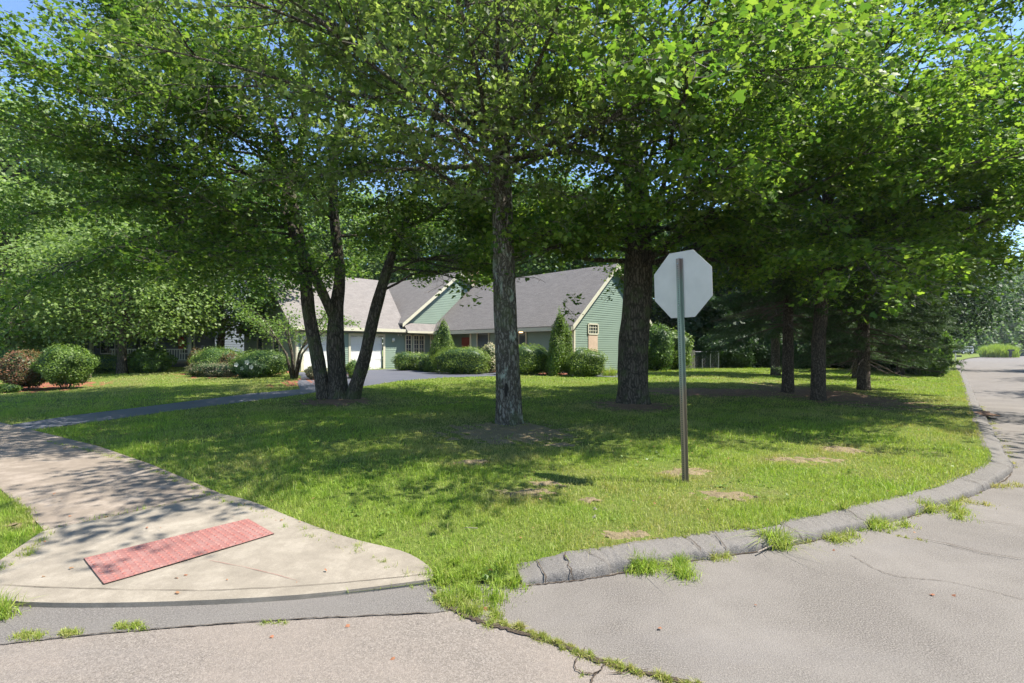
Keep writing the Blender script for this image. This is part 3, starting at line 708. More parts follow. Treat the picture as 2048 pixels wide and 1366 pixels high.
class Tree:
    def __init__(s, seed): s.rs = RS(seed); s.tw = []; s.lim = MB(); s.tws = MB(); s.fine = True
    def path(s, p, d, L, n, wander, grav):
        pts = [np.array(p, float)]; d = nrmz(d)
        for i in range(n):
            d = nrmz(d+s.rs.normal(0, wander, 3)+np.array([0,0,grav])); pts.append(pts[-1]+d*L/n)
        return pts
    def limb(s, p, d, L, r, nb=12, nt=9, f0=.2, grav=-.01, bl=.45, twl=.55, wander=.1, up=.15, lpt=10):
        pts = s.path(p, d, L, 8, wander, grav); n = len(pts)-1
        s.lim.tube(pts, [max(.012, r*(1-.85*i/n)) for i in range(n+1)], 7)
        for k in range(nb):
            f = f0+(1-f0)*(k+s.rs.uniform(0,.9))/nb; q = min(f, .999)*n; i = int(q); p0 = pts[i]+(pts[i+1]-pts[i])*(q-i)
            dl = nrmz(pts[i+1]-pts[i]); sd = nrmz(np.cross(dl, [0,0,1])); sg = 1 if k % 2 else -1
            a = R(s.rs.uniform(28, 70)); bd = dl*math.cos(a)+sd*sg*math.sin(a)+np.array([0,0,s.rs.normal(up, .28)])
            s.branch(p0, bd, L*bl*(1.08-.7*f)*s.rs.uniform(.7,1.2), max(.009, r*.35*(1-.5*f)), nt, twl, grav, lpt)
        s.branch(pts[-1], pts[-1]-pts[-2], L*.18, r*.12, nt//2+2, twl, grav, lpt)
    def branch(s, p, d, L, r, nt, twl, grav, lpt):
        pts = s.path(p, d, L, 5, .13, grav*2); n = 5
        s.lim.tube(pts, [max(.005, r*(1-.8*i/n)) for i in range(n+1)], 5)
        nt = max(3, int(nt*L/1.6))
        for k in range(nt):
            f = .12+.88*(k+s.rs.uniform(0,.9))/nt; q = min(f, .999)*n; i = int(q); p0 = pts[i]+(pts[i+1]-pts[i])*(q-i)
            dl = nrmz(pts[i+1]-pts[i]); sd = nrmz(np.cross(dl, [0,0,1])+s.rs.normal(0,.2,3)); sg = 1 if k % 2 else -1
            a = R(s.rs.uniform(25,75)); td = nrmz(dl*math.cos(a)+sd*sg*math.sin(a)+np.array([0,0,s.rs.normal(.02,.3)]))
            tl = twl*s.rs.uniform(.5,1.25); e = p0+td*tl+np.array([0,0,-.12*tl])
            if s.fine and k % 2 == 0: s.tws.tube([p0, (p0+e)/2+s.rs.normal(0,.03,3)+np.array([0,0,.02]), e], [.005,.0035,.002], 3, caps=False)
            s.tw.append((p0, e, lpt))
    def crown(s, size, tpl, spread=.10, tilt=.55, name='crown', droop=.35):
        A = np.array([t[0] for t in s.tw]); B_ = np.array([t[1] for t in s.tw]); c = np.array([t[2] for t in s.tw])
        idx = np.repeat(np.arange(len(A)), c); n = len(idx); u = s.rs.beta(1.5, .9, n)
        d = B_[idx]-A[idx]; P = A[idx]+d*u[:,None]
        off = s.rs.normal(0, 1, (n,3)); off[:,2] = off[:,2]*.55-.15; P = P+off*spread
        dn = d/np.linalg.norm(d, axis=1, keepdims=True)
        nr = s.rs.normal(0, tilt, (n,3)); nr[:,2] += 1
        td = dn*.6+off*.8+s.rs.normal(0,.3,(n,3)); td[:,2] -= droop
        sz = size*s.rs.uniform(.45, 1.3, n)
        return P, nr, td, sz
def trunk_jit(seed, flare_z=.5, lobes=5, amt=.5, rough=.05, z0=0):
    rs = RS(seed); ph = rs.uniform(0, 6.28, 6)
    def f(i, a, p):
        z = p.z-z0; fl = math.exp(-max(z,0)/flare_z*2.2)
        return 1+fl*amt*(.45+.55*max(0, math.sin(lobes*a+ph[0])))+rough*(math.sin(3*a+ph[1]+z*1.3)+.6*math.sin(7*a+ph[2]-z*2.1)+.4*math.sin(z*7+ph[3]+2*a))
    return f
def resample(pts, rad, step):
    P = catmull([(*p,) for p in pts], 10); Rr = catmull([(r,) for r in rad], 10)[:,0]
    cum = np.r_[0, np.cumsum(np.linalg.norm(np.diff(P, axis=0), axis=1))]; n = max(4, int(cum[-1]/step)); s = np.linspace(0, cum[-1], n)
    return [Vector([np.interp(q, cum, P[:,k]) for k in range(3)]) for q in s], [float(np.interp(q, cum, Rr)) for q in s]
def Wp(px, py, Y): return np.array([(px-1024)/F*Y, Y, CH-(py-HZ)/F*Y])
def finish_tree(root, tr, leafmat_, size, tpl, lab=None, barkm='bark_maple', spread=.1, tilt=.55, stems=None, thin=None, droop=.35):
    P, nr, td, sz = tr.crown(size, tpl, spread, tilt, droop=droop)
    if thin is not None:
        k = thin(P); P, nr, td, sz = P[k], nr[k], td[k], sz[k]
    o = Vector(root.location)
    me = leaves_mesh('crown', P-np.array(o), nr, td, sz, tpl, .12); link('crown', me, M[leafmat_], root)
    for nm, mb, mt in (('limbs', tr.lim, M[barkm]), ('twigs', tr.tws, M['twig'])):
        if mb.v and thin is not None:
            A = np.array(mb.v); x, y, z = A.T; bad = ((x > -4.6) & (x < 1.5) & (y > 10.5) & (z < 3.7) & (np.hypot(x+5.1, y-14.6) > 2.2)) | ((x > 2.3) & (z < 1.65+.10*y) & (np.hypot(x-3.5, y-14.1) > 1.5) & (np.hypot(x-8.8, y-14.4) > 1.2))
            mb.f = [f for f in mb.f if not bad[f[0]]]; mb.mi = [0]*len(mb.f)
        if mb.v:
            mb.v = [tuple(Vector(v)-o) for v in mb.v]; mb.build(nm, mt, root, smooth=True)
    print(root.name, 'leaves', len(P))
def stem(tr, root, pts, rad, mat, name='trunk', seed=0, sides=26, step=.06, flare=.5, amt=.5, rough=.05, lobes=5):
    q, r = resample(pts, rad, step); o = Vector(root.location); z0 = q[0].z
    m = MB(); m.tube(q, r, sides, jit=trunk_jit(seed, flare, lobes, amt, rough, z0)); m.v = [tuple(Vector(v)-o) for v in m.v]
    return m.build(name, mat, root, smooth=True)
def stem_pt(pts, z):
    P = catmull([(*p,) for p in pts], 8); i = int(np.argmin(np.abs(P[:,2]-z))); return P[i]
def limbs_on(tr, pts, zs, L, r, el, azs=None, **kw):
    n = len(zs); a0 = tr.rs.uniform(0, 6.28)
    for i, z in enumerate(zs):
        p = stem_pt(pts, z); az = (a0+i*2.4+tr.rs.normal(0,.3)) if azs is None else R(azs[i])
        l = L(z) if callable(L) else L; e = R(el(z) if callable(el) else el)
        tr.limb(p, (math.cos(az)*math.cos(e), math.sin(az)*math.cos(e), math.sin(e)), l*tr.rs.uniform(.85,1.15), r(z) if callable(r) else r, **kw)

def clumpy(seed, k=.30, lift=True):
    def f(P):
        rs = RS(seed); x, y, z = P.T; low = (x > -4.6) & (x < 1.5) & (y > 10.5) & (z < 3.95+.25*np.sin(x*2.3)) if lift else np.zeros(len(x), bool)
        low |= (x > 2.3) & (z < 1.65+.14*y*(.6+.25*np.sin(x*1.7+y)))
        n_ = (np.sin(x*1.9+seed)*np.sin(y*1.7+z)+np.sin(z*2.9+x*1.1+2*seed)*np.sin(y*2.3-x)+.6*np.sin(x*4.7+z*3.1)*np.sin(y*4.1+z*4.3))/1.6
        return (n_+rs.normal(0,.25,len(P)) > -k) & ~low
    return f
# ---- centre maple
bx, by, bz = Gl(1018,846)
root = empty('maple_tree', (bx,by,bz), 'middle maple with a scaly lichen-spotted trunk standing in a ring of bare soil', 'tree', 'large front lawn maples')
cp = [(bx,by,bz-.15),(bx-.01,by,bz+.3), Wp(1014,720,by), Wp(1010,600,by), Wp(1006,450,by), Wp(1002,300,by), Wp(1000,150,by), Wp(1006,0,by), Wp(1000,-250,by), Wp(1010,-480,by)]
stem(None, root, cp, [.30,.275,.25,.235,.215,.19,.17,.15,.10,.05], M['bark_center'], seed=2, sides=40, step=.035, flare=.35, amt=.22, rough=.028, lobes=6)
# hollow scar at the foot
m = MB(); rs = RS(6)
cz = CH-(778-HZ)/F*by; sc_pts = []
for k in range(14):
    a = 2*math.pi*k/14; sc_pts.append(Vector((-.055+math.cos(a)*.035*(1+.2*math.sin(2*a)), -.281, cz-bz+math.sin(a)*.14)))
m.poly(sc_pts); 
m.build('hollow', simple('hollow_dark', (.018,.014,.01), .95), root)
tr = Tree(101)
up_el = lambda z: 4+max(0, (z-4))*5.5
limbs_on(tr, cp, [4.3,4.7,5.1,5.4,5.8,6.2,6.6,7.0,7.5,8.0,8.6,9.2,9.9,10.6,11.3], lambda z: 4.3-.20*(z-4), lambda z: .055-.002*z, up_el,
         azs=[-95,-150,-35,150,-70,30,-120,-15,180,-80,90,-140,-40,60,-100], nb=14, nt=12, twl=.42, lpt=12, bl=.45, f0=.18)
# drooping low sprays in front of the trunk
for (px, py, Yb, ax, el, L) in ((1010,330,10,-125,0,2.0),(1004,300,10,-60,0,2.0),(1006,335,10,-165,0,1.9),(1006,360,10,-15,-2,1.7),(1006,390,10,170,0,1.5),(1006,300,10,-95,0,1.6),(1004,270,10,-80,4,2.0),(1006,345,10,-110,-4,1.5),(1003,230,10,-100,8,2.2)):
    p = Wp(px, py, Yb); a = R(ax); e = R(el); tr.limb(p, (math.cos(a)*math.cos(e), math.sin(a)*math.cos(e), math.sin(e)), L, .022, nb=8, nt=7, twl=.35, lpt=9)
# long boughs arching over the street side
for (z, ax, el, L) in ((5.4,-82,12,7.0),(5.5,-108,13,6.0),(5.3,-55,13,5.6),(5.6,-132,13,6.6),(5.4,-30,11,5.8),(5.6,-152,13,6.4),(5.3,-172,8,5.6),(5.9,-160,12,7.2),(6.3,-150,16,7.4),(5.4,-95,12,6.0),(5.6,-68,14,6.0),
                       (5.8,-142,14,6.8),(5.6,-15,12,5.0),(6.0,-120,16,6.6),(6.2,-165,18,6.4),(6.4,-45,18,6.0),(6.8,-148,24,6.6),(6.8,-80,26,6.4),(7.2,-128,28,6.2),(7.5,-158,30,6.0)):
    p = stem_pt(cp, z); a = R(ax); e = R(el); tr.limb(p, (math.cos(a)*math.cos(e), math.sin(a)*math.cos(e), math.sin(e)), L, .055, nb=15, nt=11, twl=.42, lpt=10, grav=-.014, bl=.36, f0=.2, up=-.05)
finish_tree(root, tr, 'maple_near', .100, LEAF_FULL, barkm='bark_center', spread=.075, tilt=.75, thin=clumpy(1,.34,False))

# ---- triple-stemmed maple on the left
tx, ty, tz = Gl(674,797)
root = empty('maple_tree', (tx,ty,tz), 'three-stemmed maple leaning over the lawn in front of the garage doors', 'tree', 'large front lawn maples')
sA = [Wp(652,805,ty), Wp(645,770,ty-.1), Wp(632,700,ty-.15), Wp(618,630,ty-.2), Wp(611,560,ty-.2), Wp(600,470,ty-.3), Wp(570,330,ty-.6), Wp(530,180,ty-.9), Wp(500,-50,ty-1)]
sB = [Wp(678,805,ty), Wp(673,740,ty), Wp(670,680,ty), Wp(673,620,ty+.1), Wp(680,540,ty+.2), Wp(668,430,ty+.2), Wp(668,320,ty+.2), Wp(688,200,ty+.2), Wp(690,60,ty+.3), Wp(680,-200,ty+.3)]
sC = [Wp(702,805,ty), Wp(712,770,ty-.05), Wp(730,710,ty-.2), Wp(746,640,ty-.3), Wp(764,575,ty-.4), Wp(786,505,ty-.5), Wp(812,440,ty-.7), Wp(845,330,ty-1), Wp(880,180,ty-1.2), Wp(900,0,ty-1.4)]
sD = [Wp(668,640,ty), Wp(650,595,ty-.2), Wp(622,535,ty-.4), Wp(590,470,ty-.5), Wp(568,410,ty-.6), Wp(600,300,ty-.6), Wp(612,200,ty-.5), Wp(600,50,ty-.4), Wp(590,-150,ty-.4)]
stem(None, root, sB, [.32,.26,.25,.20,.15,.14,.13,.12,.10,.05], M['bark_maple'], seed=3, flare=.4, amt=.3)
for nm, s_, rr, sd_ in (('stem', sA, [.25,.2,.185,.18,.165,.13,.11,.08,.04], 4), ('stem', sC, [.25,.2,.175,.165,.15,.12,.10,.08,.06,.03], 5), ('stem', sD, [.13,.14,.13,.125,.115,.10,.09,.07,.04], 6)):
    stem(None, root, s_, rr, M['bark_maple'], 'stem', sd_, sides=20, flare=.35, amt=.25 if s_ is not sD else 0)
tr = Tree(202); tr.fine = True
lk = dict(nb=15, nt=13, twl=.55, lpt=19, bl=.47)
limbs_on(tr, sA, [5.2,6.2,7.2,8.2,9.2], lambda z: 5.6-.25*(z-5), .06, lambda z: 6+(z-5)*6, azs=[175,-150,-110,-175,140,-130,100], **lk)
limbs_on(tr, sD, [4.6,5.6,6.6,7.8,9,10.3], lambda z: 5.4-.3*(z-4), .055, lambda z: 5+(z-4)*5, azs=[-170,160,-130,-100,120,-160,-60], **lk)
limbs_on(tr, sB, [5,6,7,8,9,10,11], lambda z: 4.9-.2*(z-4), .06, lambda z: 10+(z-4)*5, azs=[60,120,-70,10,80,-100,-20,150,30], **lk)
limbs_on(tr, sC, [4.2,5,6,7,8,9.2,10.4], lambda z: 4.4-.2*(z-4), .055, lambda z: 6+(z-4)*5, azs=[10,-60,40,-20,-90,20,-50], **lk)
# low branches seen crossing: left arc and right arc
for (s_, z, az, el, L) in ((sD,4.9,178,14,6.4),(sA,3.6,170,22,4.6),(sC,3.3,20,32,4.4),(sA,4.4,-152,8,6.0),(sA,4.1,150,4,5.4),(sD,4.9,165,6,5.6),(sC,4.0,60,4,5),(sD,4.4,-120,6,4.6),(sA,6.0,-168,10,6.0),(sA,6.8,-150,12,6.8),(sA,7.6,-140,14,6.4),(sD,7.0,-150,14,6.8),(sD,8.2,-165,18,6.2),(sD,8.6,-140,24,6.0),(sD,5.8,-135,12,6.6),(sA,5.6,-150,6,6.6),(sD,7.6,178,12,6.6),(sD,8.8,-172,18,6.4),(sA,8.4,-178,16,6.2),(sA,6.6,-172,8,6.4),(sB,4.6,110,4,5),(sA,5.1,-145,10,7.0),(sC,3.8,-20,8,4),(sC,5.4,-12,4,4.0),(sB,5.4,-92,8,3.6),(sD,5.2,-80,6,3.4),(sA,4.9,-100,4,3.4),(sC,5.2,-95,6,3.2),(sB,6.4,-75,14,3.6),(sD,6.4,-105,12,3.6),(sA,6.2,-60,10,3.4),(sC,6.4,-100,12,3.2),(sB,4.6,-110,-2,3.0),(sC,4.5,-75,-2,2.8),(sD,4.4,-95,-4,3.2),(sC,4.4,-5,4,3.4)):
    p = stem_pt(s_, z); a = R(az); e = R(el); tr.limb(p, (math.cos(a)*math.cos(e), math.sin(a)*math.cos(e), math.sin(e)), L, .038, f0=.22, grav=-.02, wander=.14, nb=15, nt=13, twl=.5, lpt=13)
finish_tree(root, tr, 'maple', .100, LEAF_MID, spread=.10, tilt=.6, thin=clumpy(2,.6))

# ---- right maple (thick trunk)
rx, ry, rz = Gl(1266,806)
root = empty('maple_tree', (rx,ry,rz), 'thickest maple with a dark furrowed trunk just left of the octagonal sign', 'tree', 'large front lawn maples')
rp = [(rx,ry,rz-.15),(rx,ry,rz+.4), Wp(1268,690,ry), Wp(1274,600,ry), Wp(1276,500,ry), Wp(1275,400,ry), Wp(1262,300,ry), Wp(1250,180,ry), Wp(1248,50,ry), Wp(1245,-200,ry), Wp(1240,-420,ry)]
stem(None, root, rp, [.46,.41,.40,.38,.36,.33,.29,.25,.2,.12,.05], M['bark_maple'], seed=9, sides=36, step=.05, flare=.5, amt=.28, rough=.04)
tr = Tree(303)
limbs_on(tr, rp, [4.6,5.1,5.6,6.1,6.6,7.1,7.7,8.3,9,9.7,10.5,11.3,12.2,13.1,14], lambda z: 6.0-.28*(z-4), lambda z: .09-.003*z, lambda z: 6+(z-4)*5,
         azs=[-160,20,100,-30,170,-100,60,-10,130,-70,-140,30,90,-40,180], **lk)
for (z, az, el, L) in ((4.2,-38,18,5.8),(4.6,-62,14,5.8),(3.9,8,24,4.8),(5.4,-45,22,6.4),(4.9,-140,4,4.6),(4.5,60,8,5),(5.2,-20,26,6.5),(6.5,-75,24,6),(4.3,-100,12,6),(4.2,-150,6,5),(4.1,170,2,5),(4.0,35,2,5.2),(5.4,195,4,4.0),(4.5,188,-6,3.0),(4.6,205,-5,3.0),(3.9,-70,-4,3.6),(4.2,-20,-6,4.2),(4.4,-15,4,6),(8,170,20,6),(9,-120,20,6),(5.2,-86,9,8.6),(5.6,-94,12,8.2),(7.5,-10,20,6.5),(8.5,-30,22,6.5)):  # two longest boughs added so their shade covers the sign's cast shadow
    p = stem_pt(rp, z); a = R(az); e = R(el); tr.limb(p, (math.cos(a)*math.cos(e), math.sin(a)*math.cos(e), math.sin(e)), L, .07, f0=.25, grav=-.025, wander=.14, **lk)
finish_tree(root, tr, 'maple', .100, LEAF_MID, spread=.10, tilt=.6, thin=clumpy(2,.6))

# ---- maple among the spruces (right)
qx, qy, qz = Gl(1637,800)
root = empty('maple_tree', (qx,qy,qz), 'slim ivy-flecked maple between the spruces with a bright low crown', 'tree', 'large front lawn maples')
qp = [(qx,qy,qz-.1), Wp(1637,740,qy), Wp(1638,680,qy), Wp(1644,600,qy), Wp(1650,480,qy), Wp(1660,350,qy), Wp(1680,180,qy), Wp(1700,0,qy), Wp(1710,-250,qy)]
stem(None, root, qp, [.20,.185,.18,.165,.15,.13,.11,.08,.03], M['bark_spruce'], seed=12, sides=20, flare=.3, amt=.2)
tr = Tree(404)
limbs_on(tr, qp, [4.6,5.2,5.8,6.4,7,7.6,8.2,8.8,9.5,10.2,11], lambda z: 5.2-.25*(z-4), .06, lambda z: 6+(z-4)*6,
         azs=[-30,-90,30,-60,170,-10,-120,60,-45,-80,10], **lk)
for (z, az, el, L) in ((3.9,-62,12,5.6),(4.6,-40,8,6.0),(4.2,-92,14,5.0),(5.2,-22,12,6.0),(5.6,-70,24,5.6),(4.9,-5,4,6.0),(4.3,-18,-4,4.6),(4.0,-110,6,5.0),(4.4,20,2,5.5),(5.0,5,8,6),(6.4,-8,14,6.6),(7.2,-25,16,6.8),(8.0,-5,20,6.6),(8.8,-40,24,6.6),(6.8,10,14,6.6),(7.6,-60,20,6.4),(5.0,-112,11,6.8),(5.4,-126,14,6.6),(5.2,-99,10,6.8),(5.8,-108,16,7),(6.4,-118,18,6.8),(9.6,-15,26,6)):
    p = stem_pt(qp, z); a = R(az); e = R(el); tr.limb(p, (math.cos(a)*math.cos(e), math.sin(a)*math.cos(e), math.sin(e)), L, .055, f0=.3, grav=-.03, **lk)
finish_tree(root, tr, 'maple_right', .105, LEAF_MID, spread=.10, tilt=.6, thin=clumpy(3,.45))

# ---- spruces
def spruce(loc, h, r, seed, label, trunk_r, z0=2.3, lean=0):
    rs = RS(seed); root = empty('spruce_tree', loc, label, 'tree', 'dark spruces on the right lawn')
    m = MB(); pts = [Vector((lean*z*.02, 0, z)) for z in np.linspace(-.1, h, 60)]
    m.tube(pts, [trunk_r*(1-.93*(p.z/h)) for p in pts], 16, jit=trunk_jit(seed, .3, 5, .3, .03)); m.build('trunk', M['bark_spruce'], root, smooth=True)
    bm = MB(); dm = MB(); P = []; N_ = []; T = []; S = []
    z = z0-.9
    while z < h-.3:
        k = rs.randint(4, 7); a0 = rs.uniform(0, 6.28)
        rr = r*(1-(z/h))**.75+.25
        for j in range(k):
            a = a0+6.283*j/k+rs.normal(0,.2); L = rr*rs.uniform(.75,1.12); d = np.array([math.cos(a), math.sin(a), rs.uniform(-.12,.12)])
            n = 7; pp = [np.array([0,0,z])]; dd = nrmz(d)
            for i in range(n): dd = nrmz(dd+np.array([0,0,-.075 if i < 4 else .05])+rs.normal(0,.03,3)); pp.append(pp[-1]+dd*L/n)
            dead = z < z0+.3
            (dm if dead else bm).tube(pp, [.026*(1-.8*i/n)+.004 for i in range(n+1)], 4, caps=False)
            if dead:
                for _ in range(12):
                    q = rs.uniform(1.5, n-.01); i = int(q); p0 = pp[i]+(pp[i+1]-pp[i])*(q-i); e = p0+rs.normal(0,.22,3)*[1,1,.6]; dm.tube([p0, (p0+e)/2+rs.normal(0,.02,3), e], [.006,.004,.002], 3, caps=False)
                if rs.uniform() < .35: continue
            nn = int(40*L/2)
            for _ in range(nn):
                f = rs.uniform(.22,1); q = min(f*n, n-.01); i = int(q); p0 = pp[i]+(pp[i+1]-pp[i])*(q-i); dl = nrmz(pp[i+1]-pp[i]); sd = nrmz(np.cross(dl,[0,0,1]))*rs.choice([-1,1])
                tw = nrmz(dl*.6+sd*rs.uniform(.3,1)+np.array([0,0,rs.uniform(-.75,.05)])); tl = rs.uniform(.22,.5)*(1.15-.4*f)
                c = 22 if L > 1.2 else 14
                u = rs.uniform(0,1,c)[:,None]; base = p0+tw*tl*u; P.append(base); 
                sdv = rs.normal(0,1,(c,3)); T.append(tw*.9+sdv*.55+np.array([0,0,-.1])); nv = rs.normal(0,.8,(c,3)); nv[:,2] += .8; N_.append(nv); S.append(rs.uniform(.09,.16,c))
        z += rs.uniform(.22,.34)
    needle = (np.array([(0,0),(.085,.4),(0,1.0),(-.085,.4)]), [[0,1,2],[0,2,3]])
    me = leaves_mesh('crown', np.vstack(P), np.vstack(N_), np.vstack(T), np.concatenate(S), needle, .05); link('crown', me, M['needle'], root)
    bm.build('limbs', M['bark_spruce'], root); dm.build('dead_branches', M['deadtwig'], root)
    print('spruce', len(np.vstack(P))); return root
sp1 = spruce(Gl(1576,785), 13, 2.9, 31, 'left spruce of the dark group behind the octagonal sign', .19, 3.2)
sp2 = spruce(Gl(1727,780), 14, 2.6, 32, 'spruce with drooping needled boughs right of the ivy-clad maple trunk', .21, 2.0)
sp3 = spruce(Gl(1800,750), 12, 2.7, 33, 'slim grey-stemmed spruce farther back beside the road bend hedge', .2, 1.9)
sp4 = copy_tree(sp1); sp4.location = Gl(1551,751); sp4.rotation_euler.z = 2; sp4['label'] = 'distant pale-barked spruce between the sign post and the left spruce'; sp4.scale = (1.15,1.15,1.1)
sp5 = copy_tree(sp2); sp5.location = Gl(1712,757); sp5.rotation_euler.z = 3.6; sp5['label'] = 'thin spruce just left behind the needled boughs of the middle spruce'; sp5.scale = (.8,.8,.9)
sp6 = copy_tree(sp3); sp6.location = Gl(1815,746); sp6.rotation_euler.z = 1.1; sp6.scale = (.8,.8,1); sp6['label'] = 'rightmost spruce whose boughs reach towards the side road'

# ------------------------------------------------------------------ background broadleaf trees
def bgtree(loc, h, r, seed, mat, label, group='trees behind the lawn and houses', lz=.28, nl=26000, lsz=.22, trunk_r=.18, bark='bark_maple', name='broadleaf_tree', top=1.0):
    rs = RS(seed); root = empty(name, loc, label, 'tree', group)
    m = MB(); pts = [Vector((.15*math.sin(z*.5+seed), .12*math.cos(z*.4), z)) for z in np.linspace(-.15, h*.75, 24)]
    m.tube(pts, [trunk_r*(1-.85*p.z/(h*.8)) for p in pts], 12, jit=trunk_jit(seed, .3, 5, .3, .04)); m.build('trunk', M[bark], root, smooth=True)
    lm = MB(); P = []; W_ = []
    nc = 70
    for i in range(nc):
        zf = lz+(1-lz)*(i+.5)/nc; z = h*zf; prof = math.sin(math.pi*min(1, (zf-lz)/(1-lz)*.86+.12))**.6
        a = i*2.4+rs.uniform(-.4,.4); q = r*prof*rs.uniform(.45, .95); cx, cy = math.cos(a)*q, math.sin(a)*q
        b0 = Vector((0,0,z*.75)); e = Vector((cx, cy, z)); lm.tube([b0, (b0+e)/2+Vector((0,0,.25)), e], [.05,.03,.012], 5, caps=False)
        W_.append((cx, cy, z, r*.36*rs.uniform(.7,1.3)))
    W_ = np.array(W_); idx = rs.randint(0, nc, nl); c = W_[idx]; d = rs.normal(0,1,(nl,3)); d /= np.linalg.norm(d, axis=1, keepdims=True)
    rad = c[:,3]*rs.beta(3,1.3,nl); P = c[:,:3]+d*rad[:,None]*np.array([1.15,1.15,.62])
    nr = d*.5+rs.normal(0,.5,(nl,3)); nr[:,2] += .9; td = d+rs.normal(0,.4,(nl,3)); td[:,2] -= .4
    me = leaves_mesh('crown', P, nr, td, lsz*rs.uniform(.6,1.25,nl), LEAF_LOW, .15); link('crown', me, M[mat], root)
    lm.build('limbs', M[bark], root, smooth=True)
    return root
def place(proto, loc, label, rz, s, mat=None, group=None):
    c = copy_tree(proto); c.location = loc; c.rotation_euler.z = rz; c.scale = (s, s, s); c['label'] = label
    if group: c['group'] = group
    if mat:
        for ch in c.children:
            if ch.name.startswith('crown'): ch.material_slots[0].link = 'OBJECT'; ch.material_slots[0].material = M[mat]
    return c
def at(px, Y): X = (px-1024)/F*Y; return (X, Y, float(zland((X, Y))[0]))
youngT = bgtree(Gl(246,748), 7.6, 4.3, 61, 'tree_b', 'young maple with a straight grey trunk on the left neighbour lawn', nl=24000, lsz=.17, trunk_r=.24, lz=.27)
darkT = bgtree(at(440,31), 11, 5.0, 62, 'tree_a', 'crooked dark-trunked tree between the blue house and the green garage', nl=28000, lz=.25, trunk_r=.25)
leftT = bgtree(at(10,27), 10, 4.2, 63, 'tree_b', 'pale leafy tree at the left edge behind the red shrub', nl=28000, lsz=.18, lz=.12)
P3 = bgtree(at(130,36), 12, 5.0, 64, 'tree_b', 'pale green tree behind the young maple', nl=28000, lz=.15)
cfg = [(darkT,(10,37),'tall leafy tree reaching above the pale tree at the left edge','tree_b',1.75),
       (leftT,(150,46),'tall tree topping the crowns left of the slate blue house','tree_a',2.0),
       (P3,(-80,44),'tall pale tree beyond the white house, partly cut by the left edge','tree_b',1.5),
       (leftT,(75,31),'pale leafy tree with low foliage in front of the white house','tree_b',.9),
       (darkT,(250,50),'tall dark tree rising behind the slate blue house','tree_a',1.55),
       (leftT,(340,38),'light green tree in front of the slate blue house roof','tree_a',.9),
       (P3,(560,50),'tree rising behind the garage roof','tree_a',1.6),
       (darkT,(700,54),'broad tree behind the garage ridge','tree_b',1.6),
       (leftT,(830,52),'bright tree behind the green gable','tree_b',1.6),
       (P3,(960,54),'tree behind the brick chimney','tree_b',1.6),
       (darkT,(1090,50),'dark tree behind the main roof ridge','tree_a',1.6),
       (leftT,(1230,46),'tree behind the right gable end of the green house','tree_a',1.6),
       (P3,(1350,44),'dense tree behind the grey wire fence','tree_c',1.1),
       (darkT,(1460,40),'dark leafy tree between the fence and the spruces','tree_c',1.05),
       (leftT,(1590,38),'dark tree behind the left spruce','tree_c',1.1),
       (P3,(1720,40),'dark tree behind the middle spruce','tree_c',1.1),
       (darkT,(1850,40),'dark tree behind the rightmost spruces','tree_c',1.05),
       (leftT,(1845,62),'deep green tree beside the far bend of the side road','tree_a',1.2)]
for i, (pr, (px, Y), lb, mt, s) in enumerate(cfg): place(pr, at(px, Y), lb, i*1.7+.4, s, mt)
# roadside trees beyond the right edge of the picture that shade the side road
for i, (x, y, s) in enumerate(((17,4,1.0),(27,14,1.0),(36,22,1.1),(46,33,1.15),(60,44,1.2),(76,58,1.2),(100,80,1.3))):
    place(P3 if i % 2 else darkT, (x,y,.1), ['tree nearest the camera on the far side of the side road','second tree along the far side of the side road','third tree along the far side of the side road','fourth tree along the far side of the side road','fifth tree along the far side of the side road','sixth tree along the far side of the side road','last tree along the far side of the side road'][i], i*2.1, s, 'tree_a', 'trees across the side road')
# far woods as one mass
def woods(name, segs, n, size, mat, label, seed):
    rs = RS(seed); P = []
    for (x0,y0,x1,y1,dep,h,frac) in segs:
        k = int(n*frac); t = rs.uniform(0,1,k); L = math.hypot(x1-x0, y1-y0); s = t*L
        top = h*(.82+.10*np.sin(s*.35+seed)+.08*np.sin(s*.9+2)+.05*np.sin(s*2.3)); z = top*rs.beta(1.1,.9,k); 
        dd = rs.uniform(0,1,k)*dep*(1-.4*(z/top)**3)+.8*np.sin(s*1.1+z*.7)+.6*np.sin(s*.5-z*.4)
        nx, ny = -(y1-y0)/L, (x1-x0)/L
        P.append(np.column_stack([x0+(x1-x0)*t+nx*dd, y0+(y1-y0)*t+ny*dd, z+.1]))
    P = np.vstack(P); n = len(P); nr = rs.normal(0,.6,(n,3)); nr[:,2] += .8; nr[:,1] -= .4; td = rs.normal(0,1,(n,3)); td[:,2] -= .5
    me = leaves_mesh(name, P, nr, td, size*rs.uniform(.6,1.3,n), LEAF_LOW, .15)
    tag(link(name, me, M[mat]), label, 'woods', kind='stuff')
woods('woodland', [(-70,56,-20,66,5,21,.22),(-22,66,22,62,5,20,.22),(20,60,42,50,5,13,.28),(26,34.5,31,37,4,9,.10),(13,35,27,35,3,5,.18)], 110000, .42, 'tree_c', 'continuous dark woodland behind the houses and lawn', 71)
woods('far_woods', [(86,118,112,126,8,22,.3),(112,126,160,146,9,27,.5),(160,146,230,190,9,27,.2)], 90000, .8, 'tree_a', 'hazy woods beyond the bend of the side road', 72)

